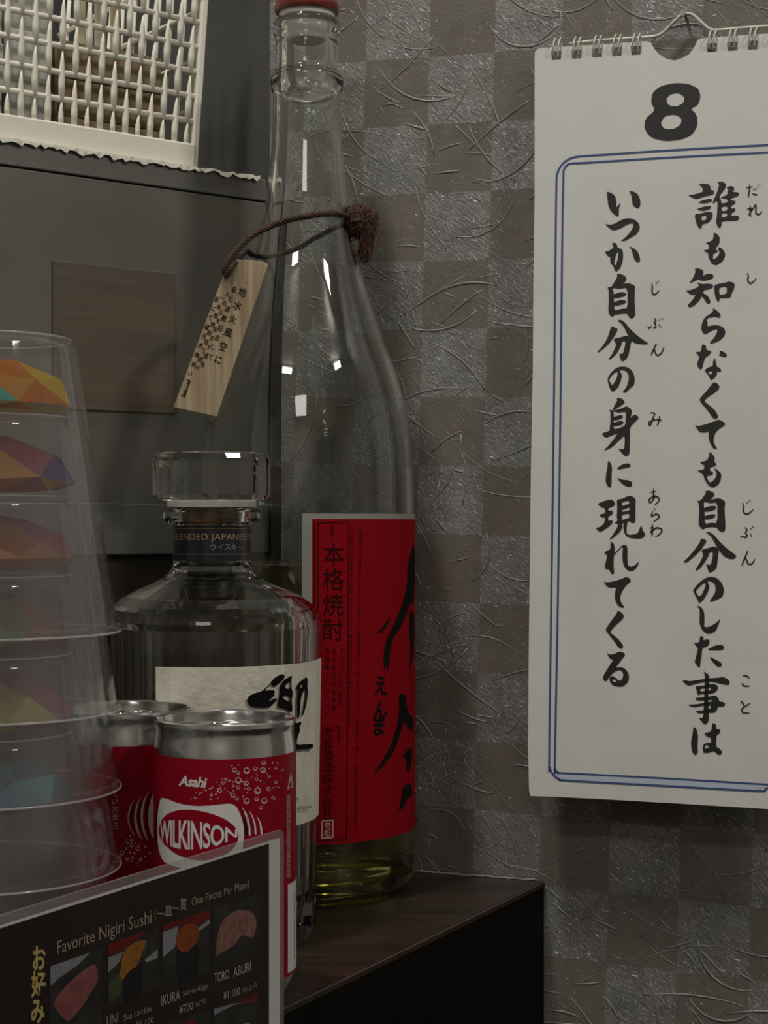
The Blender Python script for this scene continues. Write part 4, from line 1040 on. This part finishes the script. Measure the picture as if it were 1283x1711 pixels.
G(990, 450, [[(370, 70), (430, 68), (500, 105), (520, 140), (500, 190), (440, 225), (545, 208), (620, 235), (655, 265), (645, 320), (642, 500), (652, 600), (648, 720), (600, 755), (560, 735), (530, 675), (430, 680), (335, 695), (310, 728), (265, 705), (240, 650), (248, 450), (245, 320), (225, 275), (285, 270), (330, 200), (380, 110)], [(300, 290), (345, 285), (400, 298), (535, 275), (535, 600), (450, 600), (335, 630), (330, 560), (325, 440), (325, 350)]],
  [[(318, 385), (430, 345), (500, 355), (515, 380), (490, 410), (370, 440), (318, 432)]], [[(318, 505), (430, 468), (500, 475), (513, 500), (490, 525), (370, 555), (318, 546)]])
G(990, 450, [[(385, 770), (440, 775), (500, 815), (570, 910), (680, 1010), (780, 1085), (862, 1138), (780, 1148), (690, 1138), (620, 1115), (580, 1060), (530, 990), (480, 880), (440, 830), (400, 800)]], [[(285, 870), (340, 890), (390, 915), (330, 1030), (240, 1150), (150, 1225), (95, 1270), (70, 1262), (150, 1180), (230, 1050)]],
  [[(318, 1062), (420, 1042), (510, 1015), (560, 1030), (600, 1085), (580, 1150), (560, 1260), (535, 1350), (465, 1412), (430, 1390), (405, 1280), (440, 1298), (465, 1285), (490, 1200), (505, 1100), (450, 1100), (440, 1160), (370, 1290), (280, 1370), (235, 1385), (310, 1280), (365, 1150), (345, 1115)]])
FK(990, 450, [(905, 210), (915, 260), (910, 340), (935, 385), (975, 370), (1018, 322)], [(965, 190), (990, 215)], [(1000, 172), (1018, 188)], [(940, 750), (970, 780), (945, 815), (965, 850), (960, 890), (925, 895)], [(845, 880), (865, 900), (900, 870)], [(1010, 840), (1050, 890)], [(1015, 765), (1030, 780)], [(1055, 745), (1080, 762)], [(980, 1135), (945, 1200), (895, 1315)], [(920, 1225), (945, 1225), (965, 1290), (1005, 1315), (1055, 1275), (1092, 1190)])
G(990, 600, [[(455, 110), (540, 125), (610, 180), (640, 260), (645, 340), (630, 400), (570, 450), (515, 505), (480, 515), (460, 498), (500, 455), (535, 390), (555, 300), (550, 230), (510, 180), (460, 162), (405, 175), (445, 225), (448, 270), (425, 350), (390, 430), (340, 480), (300, 502), (275, 470), (245, 400), (228, 310), (245, 260), (300, 185), (370, 130)], [(375, 190), (385, 215), (375, 270), (345, 340), (300, 405), (275, 365), (252, 320), (285, 260), (330, 210)]])
G(990, 600, [[(365, 600), (410, 595), (460, 610), (500, 660), (440, 710), (350, 762), (300, 790), (340, 700), (380, 630)]],
  [[(300, 785), (345, 780), (440, 755), (520, 718), (570, 750), (602, 785), (590, 850), (580, 905), (610, 870), (640, 850), (690, 870), (705, 895), (690, 920), (640, 970), (570, 1050), (568, 1200), (568, 1420), (550, 1470), (508, 1488), (450, 1440), (385, 1362), (440, 1385), (485, 1370), (492, 1270), (490, 1165), (410, 1240), (330, 1320), (250, 1375), (165, 1398), (240, 1330), (320, 1230), (390, 1130), (300, 1165), (210, 1202), (170, 1180), (140, 1135), (240, 1105), (265, 1085), (262, 1050), (272, 980), (275, 870), (270, 795), (245, 772)], [(312, 805), (338, 800), (390, 820), (510, 800), (508, 900), (498, 1015), (440, 1045), (325, 1080), (322, 960), (328, 850)]],
  [[(318, 885), (430, 855), (465, 870), (460, 900), (400, 925), (318, 936)]], [[(316, 974), (420, 945), (470, 955), (470, 985), (430, 1010), (316, 1028)]])
FK(990, 600, [(885, 822), (950, 830), (925, 900), (895, 990), (875, 1015), (860, 975), (900, 945), (980, 925), (1060, 940)], [(1020, 870), (1025, 910), (990, 1020)])
G(990, 750, [[(235, 180), (275, 210), (298, 280), (290, 400), (290, 550), (265, 597), (230, 570), (198, 500), (205, 400), (228, 280)]], [[(365, 300), (440, 245), (520, 218), (580, 232), (580, 275), (500, 290), (410, 312)]], [[(368, 430), (440, 470), (550, 480), (600, 505), (608, 550), (590, 580), (520, 572), (440, 525)]])
G(990, 750, [[(72, 840), (170, 800), (280, 770), (325, 795), (348, 855), (300, 885), (240, 905), (240, 950), (290, 940), (312, 965), (300, 1005), (240, 1030), (240, 1105), (300, 1085), (308, 1130), (250, 1190), (180, 1235), (120, 1278), (80, 1245), (48, 1215), (120, 1190), (180, 1140), (190, 1045), (145, 1050), (95, 1010), (190, 985), (192, 908), (140, 895)]],
  [[(370, 775), (450, 765), (540, 722), (590, 718), (645, 750), (660, 785), (655, 900), (655, 1100), (640, 1135), (600, 1130), (560, 1100), (535, 1115), (520, 1200), (518, 1290), (560, 1318), (680, 1300), (710, 1250), (738, 1170), (755, 1195), (765, 1250), (808, 1300), (790, 1345), (740, 1372), (640, 1372), (550, 1355), (490, 1300), (470, 1210), (475, 1130), (450, 1140), (462, 1190), (420, 1270), (330, 1350), (245, 1395), (300, 1330), (370, 1220), (395, 1150), (330, 1132), (385, 1100), (370, 1050), (378, 900)], [(445, 815), (555, 785), (562, 845), (520, 850), (448, 875)], [(448, 935), (530, 905), (565, 890), (565, 945), (520, 950), (450, 965)], [(448, 1005), (560, 985), (562, 1060), (510, 1070), (448, 1092)]])
FK(990, 750, [(875, 665), (970, 650)], [(935, 610), (930, 700), (935, 780)], [(970, 700), (930, 770), (885, 820), (862, 790), (890, 750), (960, 725), (1010, 750), (1015, 795), (950, 855)], [(945, 905), (955, 935)], [(920, 950), (900, 1030), (960, 1000), (1015, 1015), (1005, 1060), (930, 1115)], [(915, 1155), (915, 1250), (910, 1340)], [(878, 1215), (925, 1200), (890, 1285), (960, 1215), (1030, 1215), (1062, 1250), (1020, 1310), (960, 1342)])
G(990, 870, [[(275, 315), (325, 350), (340, 410), (335, 490), (325, 560), (318, 680), (332, 800), (315, 820), (285, 810), (245, 735), (215, 752), (185, 700), (200, 640), (225, 530), (172, 490), (240, 450), (270, 440)]],
  [[(325, 510), (440, 385), (470, 370), (520, 378), (535, 430), (532, 560), (540, 690), (590, 705), (650, 680), (700, 632), (708, 655), (660, 735), (610, 770), (550, 765), (500, 725), (465, 650), (455, 560), (465, 395), (440, 405), (330, 530)]])
G(990, 870, [[(168, 928), (230, 945), (340, 925), (460, 885), (510, 858), (560, 875), (585, 910), (575, 945), (530, 970), (470, 1050), (430, 1130), (418, 1190), (440, 1260), (492, 1330), (450, 1332), (390, 1300), (350, 1235), (338, 1150), (350, 1070), (365, 1020), (270, 1025), (215, 1005)]])
G(990, 1010, [[(370, 92), (430, 110), (470, 150), (478, 195), (440, 245), (330, 340), (262, 425), (350, 490), (430, 570), (470, 635), (460, 670), (425, 678), (390, 650), (330, 560), (250, 460), (198, 390), (220, 345), (300, 230), (380, 120)]])
G(990, 1010, [[(218, 738), (260, 768), (330, 760), (400, 722), (460, 728), (505, 768), (440, 850), (350, 970), (430, 955), (500, 985), (548, 1050), (560, 1120), (535, 1200), (460, 1260), (370, 1255), (300, 1230), (258, 1170), (265, 1110), (300, 1092), (350, 1120), (405, 1172), (450, 1150), (472, 1090), (460, 1030), (420, 1000), (350, 1020), (280, 1080), (220, 1165), (190, 1178), (162, 1145), (165, 1090), (230, 980), (300, 870), (320, 848), (270, 830), (245, 800)], [(305, 1140), (335, 1145), (372, 1175), (350, 1188), (310, 1185)]])
# right column
G(1140, 290, [[(245, 160), (330, 150), (410, 165), (430, 205), (428, 245), (480, 260), (490, 290), (470, 320), (330, 350), (220, 392), (150, 365), (82, 330), (200, 315), (320, 275), (310, 220), (275, 180)]], [[(225, 442), (330, 405), (420, 383), (455, 400), (445, 430), (340, 455)]], [[(210, 545), (330, 505), (425, 490), (440, 505), (420, 545), (310, 572)]],
  [[(185, 620), (280, 610), (400, 580), (460, 595), (465, 640), (440, 700), (400, 750), (305, 775), (290, 835), (265, 842), (230, 800), (205, 730)], [(290, 650), (365, 635), (365, 705), (300, 725)]],
  [[(540, 130), (590, 120), (640, 135), (675, 170), (640, 250), (560, 350), (590, 400), (598, 460), (690, 440), (690, 385), (570, 370), (640, 345), (690, 320), (690, 260), (720, 240), (670, 215), (730, 190), (785, 200), (798, 240), (760, 280), (850, 285), (870, 310), (850, 345), (740, 380), (745, 410), (800, 415), (818, 435), (800, 465), (745, 490), (748, 535), (800, 530), (815, 550), (800, 580), (750, 605), (752, 645), (830, 640), (875, 665), (860, 705), (820, 722), (600, 725), (598, 800), (572, 832), (540, 815), (512, 740), (530, 650), (540, 400), (460, 468), (480, 400), (530, 290), (565, 170)], [(598, 510), (685, 495), (690, 565), (600, 577)], [(600, 605), (685, 600), (685, 655), (600, 675)]])
G(1140, 290, [[(475, 900), (540, 930), (572, 980), (565, 1070), (540, 1100), (500, 1160), (540, 1175), (535, 1205), (470, 1225), (465, 1320), (520, 1290), (572, 1220), (540, 1130), (590, 1130), (650, 1200), (655, 1260), (620, 1340), (520, 1405), (450, 1380), (400, 1290), (395, 1215), (315, 1172), (400, 1165), (415, 1095), (352, 1060), (460, 1025), (480, 960)]])
FK(1140, 290, [(980, 215), (1075, 200)], [(1030, 165), (1025, 250), (1010, 360)], [(1080, 240), (1140, 232)], [(1075, 300), (1100, 318), (1150, 322)], [(1150, 190), (1165, 205)], [(1178, 160), (1190, 178)], [(1040, 490), (1035, 580), (1045, 660)], [(990, 550), (1060, 530), (1015, 640)], [(1015, 640), (1110, 490), (1125, 490), (1125, 590), (1155, 625), (1190, 610), (1218, 575)])
G(1140, 430, [[(185, 170), (250, 168), (315, 195), (325, 230), (310, 280), (400, 248), (460, 258), (480, 285), (460, 325), (330, 358), (270, 345), (245, 330), (170, 370), (105, 392), (160, 320), (205, 210)]],
  [[(228, 380), (300, 410), (380, 400), (460, 412), (475, 440), (440, 480), (330, 500), (315, 550), (380, 580), (425, 650), (428, 695), (400, 715), (365, 690), (330, 630), (300, 590), (260, 660), (190, 730), (115, 768), (72, 735), (150, 660), (210, 560), (150, 578), (95, 545), (50, 508), (130, 500), (250, 450), (245, 410)]],
  [[(485, 425), (570, 400), (670, 385), (710, 365), (780, 385), (802, 415), (790, 480), (745, 570), (735, 620), (570, 622), (565, 670), (545, 678), (510, 630), (492, 540)], [(560, 462), (680, 440), (680, 550), (640, 565), (568, 580)]])
G(1140, 430, [[(460, 770), (520, 805), (575, 860), (588, 905), (560, 925), (500, 905), (370, 930), (385, 1000), (380, 1060), (480, 1035), (570, 1042), (640, 1085), (660, 1140), (640, 1210), (560, 1280), (440, 1320), (415, 1305), (480, 1240), (530, 1150), (535, 1095), (480, 1105), (400, 1150), (350, 1180), (310, 1150), (285, 1090), (300, 1010), (340, 920), (430, 865), (475, 815)]])
FK(1140, 430, [(990, 240), (1010, 280), (1000, 350), (1035, 395), (1075, 380), (1130, 320)])
G(1140, 560, [[(300, 135), (360, 155), (365, 225), (420, 235), (448, 260), (400, 310), (345, 345), (325, 420), (300, 510), (275, 527), (245, 500), (222, 440), (260, 340), (240, 300), (200, 252), (285, 258)]], [[(560, 232), (620, 248), (670, 285), (685, 310), (660, 338), (610, 325), (550, 305), (585, 280)]],
  [[(492, 335), (510, 400), (530, 485), (575, 500), (598, 540), (580, 562), (530, 552), (530, 600), (495, 650), (445, 692), (420, 660), (400, 615), (345, 550), (345, 530), (400, 490), (465, 475), (468, 410)], [(385, 570), (420, 552), (462, 548), (450, 590), (435, 608)]])
G(1140, 560, [[(475, 715), (530, 735), (570, 780), (555, 830), (480, 890), (380, 955), (328, 1010), (410, 1070), (500, 1150), (545, 1230), (540, 1265), (505, 1285), (460, 1260), (380, 1140), (300, 1050), (262, 995), (280, 950), (380, 845)]])
G(1140, 680, [[(190, 270), (235, 295), (340, 270), (500, 215), (550, 192), (610, 215), (662, 262), (630, 295), (550, 340), (490, 420), (475, 510), (495, 580), (538, 640), (480, 640), (430, 570), (402, 480), (400, 400), (412, 375), (330, 390), (265, 385), (225, 330)]])
G(1140, 680, [[(405, 685), (450, 710), (495, 765), (490, 840), (522, 875), (500, 905), (430, 920), (415, 970), (470, 995), (470, 1025), (440, 1045), (375, 1055), (385, 1110), (425, 1160), (490, 1110), (525, 1050), (520, 1000), (485, 935), (540, 960), (598, 1025), (590, 1110), (550, 1190), (465, 1238), (400, 1200), (340, 1110), (320, 1030), (220, 968), (330, 960), (340, 890), (258, 848), (380, 820), (415, 730)]])
G(1140, 810, [[(345, 100), (400, 85), (465, 110), (495, 145), (470, 190), (410, 235), (550, 200), (620, 225), (658, 265), (645, 340), (650, 480), (658, 600), (655, 690), (635, 720), (590, 718), (550, 690), (525, 650), (440, 645), (345, 660), (320, 685), (280, 660), (245, 600), (258, 430), (255, 320), (248, 270), (220, 250), (280, 240), (330, 170), (365, 115)], [(325, 270), (360, 258), (430, 280), (535, 262), (535, 590), (440, 580), (345, 600), (340, 450), (330, 330)]],
  [[(325, 355), (440, 320), (505, 325), (518, 350), (490, 385), (380, 412), (325, 402)]], [[(332, 484), (430, 450), (500, 450), (508, 475), (480, 508), (380, 530), (332, 522)]])
G(1140, 810, [[(355, 718), (420, 725), (490, 770), (560, 860), (680, 975), (790, 1055), (825, 1085), (810, 1125), (760, 1138), (690, 1125), (630, 1090), (560, 1000), (490, 880), (440, 790), (395, 750)]], [[(285, 820), (340, 835), (375, 860), (320, 940), (290, 990), (180, 1100), (80, 1180), (45, 1195), (18, 1175), (100, 1100), (200, 980), (265, 880)]],
  [[(285, 1000), (390, 970), (480, 940), (540, 965), (560, 1000), (545, 1100), (525, 1270), (490, 1310), (415, 1348), (390, 1300), (360, 1200), (400, 1230), (430, 1225), (455, 1160), (470, 1025), (410, 1040), (410, 1070), (340, 1190), (260, 1290), (215, 1310), (195, 1300), (270, 1190), (325, 1070)]])
FK(1140, 810, [(920, 275), (935, 330), (935, 410), (975, 445), (1030, 430), (1085, 375)], [(985, 265), (1005, 285)], [(1020, 240), (1045, 255)], [(960, 650), (990, 690), (965, 730), (990, 765), (975, 805), (940, 790), (885, 795)], [(1040, 745), (1065, 800)], [(1045, 665), (1060, 685)], [(1070, 635), (1095, 660)], [(1005, 1005), (960, 1110), (910, 1235)], [(950, 1130), (980, 1140), (1000, 1200), (1045, 1215), (1080, 1190), (1108, 1135)])
G(1140, 950, [[(440, 122), (520, 140), (590, 200), (632, 290), (635, 350), (615, 430), (540, 470), (445, 510), (418, 490), (460, 440), (505, 360), (510, 290), (490, 225), (440, 192), (380, 192), (412, 260), (405, 320), (370, 400), (320, 480), (255, 535), (235, 480), (160, 340), (175, 310), (260, 210), (350, 145)], [(350, 215), (358, 250), (330, 330), (290, 410), (265, 425), (240, 410), (200, 345), (260, 280), (310, 235)]])
G(1140, 950, [[(218, 565), (270, 580), (315, 620), (335, 680), (338, 790), (330, 895), (400, 895), (490, 850), (550, 800), (580, 762), (560, 840), (510, 960), (420, 1000), (350, 985), (290, 920), (260, 830), (265, 700), (262, 620)]])
G(1140, 950, [[(272, 1028), (325, 1045), (322, 1100), (370, 1080), (415, 1090), (412, 1150), (380, 1190), (305, 1215), (295, 1330), (275, 1440), (272, 1500), (245, 1511), (215, 1470), (185, 1430), (215, 1330), (240, 1210), (205, 1180), (175, 1135), (258, 1135)]], [[(385, 1240), (450, 1200), (530, 1170), (610, 1170), (642, 1200), (620, 1245), (560, 1250), (460, 1252)]], [[(415, 1342), (490, 1385), (590, 1435), (605, 1470), (590, 1500), (555, 1508), (510, 1480), (450, 1410)]])
G(1140, 1110, [[(-5, 250), (60, 245), (110, 258), (230, 240), (400, 215), (540, 205), (620, 190), (690, 225), (730, 270), (710, 320), (600, 300), (480, 268), (400, 262), (250, 285), (105, 328), (60, 310)]], [[(322, 103), (370, 135), (412, 165), (408, 300), (395, 450), (400, 600), (405, 760), (400, 880), (345, 928), (310, 890), (248, 818), (320, 820), (325, 700), (335, 500), (345, 300), (345, 160)]],
  [[(200, 332), (300, 330), (400, 305), (470, 295), (530, 320), (548, 360), (520, 415), (460, 447), (350, 450), (270, 455), (245, 480), (225, 430)], [(270, 375), (340, 362), (435, 350), (435, 395), (340, 410), (275, 415)]],
  [[(185, 515), (330, 500), (400, 495), (490, 473), (545, 505), (568, 570), (620, 575), (660, 605), (630, 650), (545, 645), (525, 710), (490, 742), (390, 740), (260, 755), (190, 718), (320, 702), (400, 690), (435, 670), (430, 630), (400, 630), (300, 635), (165, 658), (80, 618), (200, 612), (330, 592), (400, 578), (450, 570), (462, 540), (400, 545), (235, 558)]])
G(1140, 1110, [[(170, 950), (215, 985), (240, 1100), (232, 1250), (238, 1360), (195, 1393), (160, 1360), (135, 1270), (132, 1180), (155, 1080)]], [[(455, 890), (515, 920), (522, 990), (570, 995), (582, 1025), (560, 1065), (520, 1090), (515, 1260), (575, 1295), (608, 1340), (595, 1380), (555, 1388), (510, 1350), (480, 1325), (400, 1355), (320, 1355), (320, 1305), (305, 1290), (325, 1225), (370, 1198), (440, 1205), (440, 1120), (385, 1115), (330, 1055), (445, 1030)], [(350, 1235), (380, 1235), (415, 1262), (380, 1285), (345, 1290)]])
FK(1140, 1110, [(925, 180), (985, 175), (1025, 215)], [(910, 290), (950, 330), (1025, 330)], [(895, 560), (930, 600), (945, 635)], [(1035, 595), (950, 650), (910, 690), (930, 740), (1030, 745)])
for kind, x0, y0, shp in GL:
    p = Print()
    for s in shp:
        if kind == 's': p.shape([[(x0 + a * SC, y0 + b * SC) for a, b in c] for c in s])
        else: p.ribbon([(x0 + a * SC, y0 + b * SC) for a, b in s], 2.5, .55)
    p.make('brush_character' if kind == 's' else 'reading_aid', cal_at(.00018), M_cink, page)
# wire binding and hanger
def cpt(x, y, off): return cal_at(off)(x, y)
for x in ring_x:
    y = ring_y(x)
    for d in (-4.5, 4.0):
        bm = bmesh.new()
        pth = [cpt(x + d - 1, y + 2, .0002), cpt(x + d - .6, y - 8, .0016), cpt(x + d, y - 18, .0022), cpt(x + d + 2, y - 26, .0008), cpt(x + d + 4.0, y - 28, -.0010), cpt(x + d + 5.5, y - 22, -.0032), cpt(x + d + 5, y - 8, -.0036), cpt(x + d + 2, y + 2, -.0022)]
        tube(bm, smooth_path(pth, 4), .00042, 6)
        link('binding_loop', bm_mesh('binding_loop', bm, True), M_wire, calen)
bm = bmesh.new()
hp = [(951, 73.5), (1000, 68), (1060, 63.5), (1090, 61.5), (1104, 57), (1117, 46), (1130, 32), (1140, 25), (1150, 23), (1160, 27), (1172, 38), (1184, 48), (1198, 50.5), (1240, 47), (1283, 44), (1330, 41), (1385, 37)]
tube(bm, smooth_path([cpt(a, b, -.0008) for a, b in hp], 5), .00082, 8)
link('hanger_wire', bm_mesh('hanger_wire', bm, True), M_wire, calen)
# nail that carries the wire
M_nail = mat('steel_nail', (.35, .35, .34), .35, .9)
nb = wallproj(1147, 31); nl = empty('wall_nail', nb); tag(nl, 'small steel nail in the papered wall carrying the calendar wire', 'nail')
bm = bmesh.new(); tube(bm, [nb + WN * -.004, nb + WN * .0085], .0007, 8); tube(bm, [nb + WN * .0085, nb + WN * .0095], .0014, 10)
link('nail_shaft', bm_mesh('nail_shaft', bm), M_nail, nl)
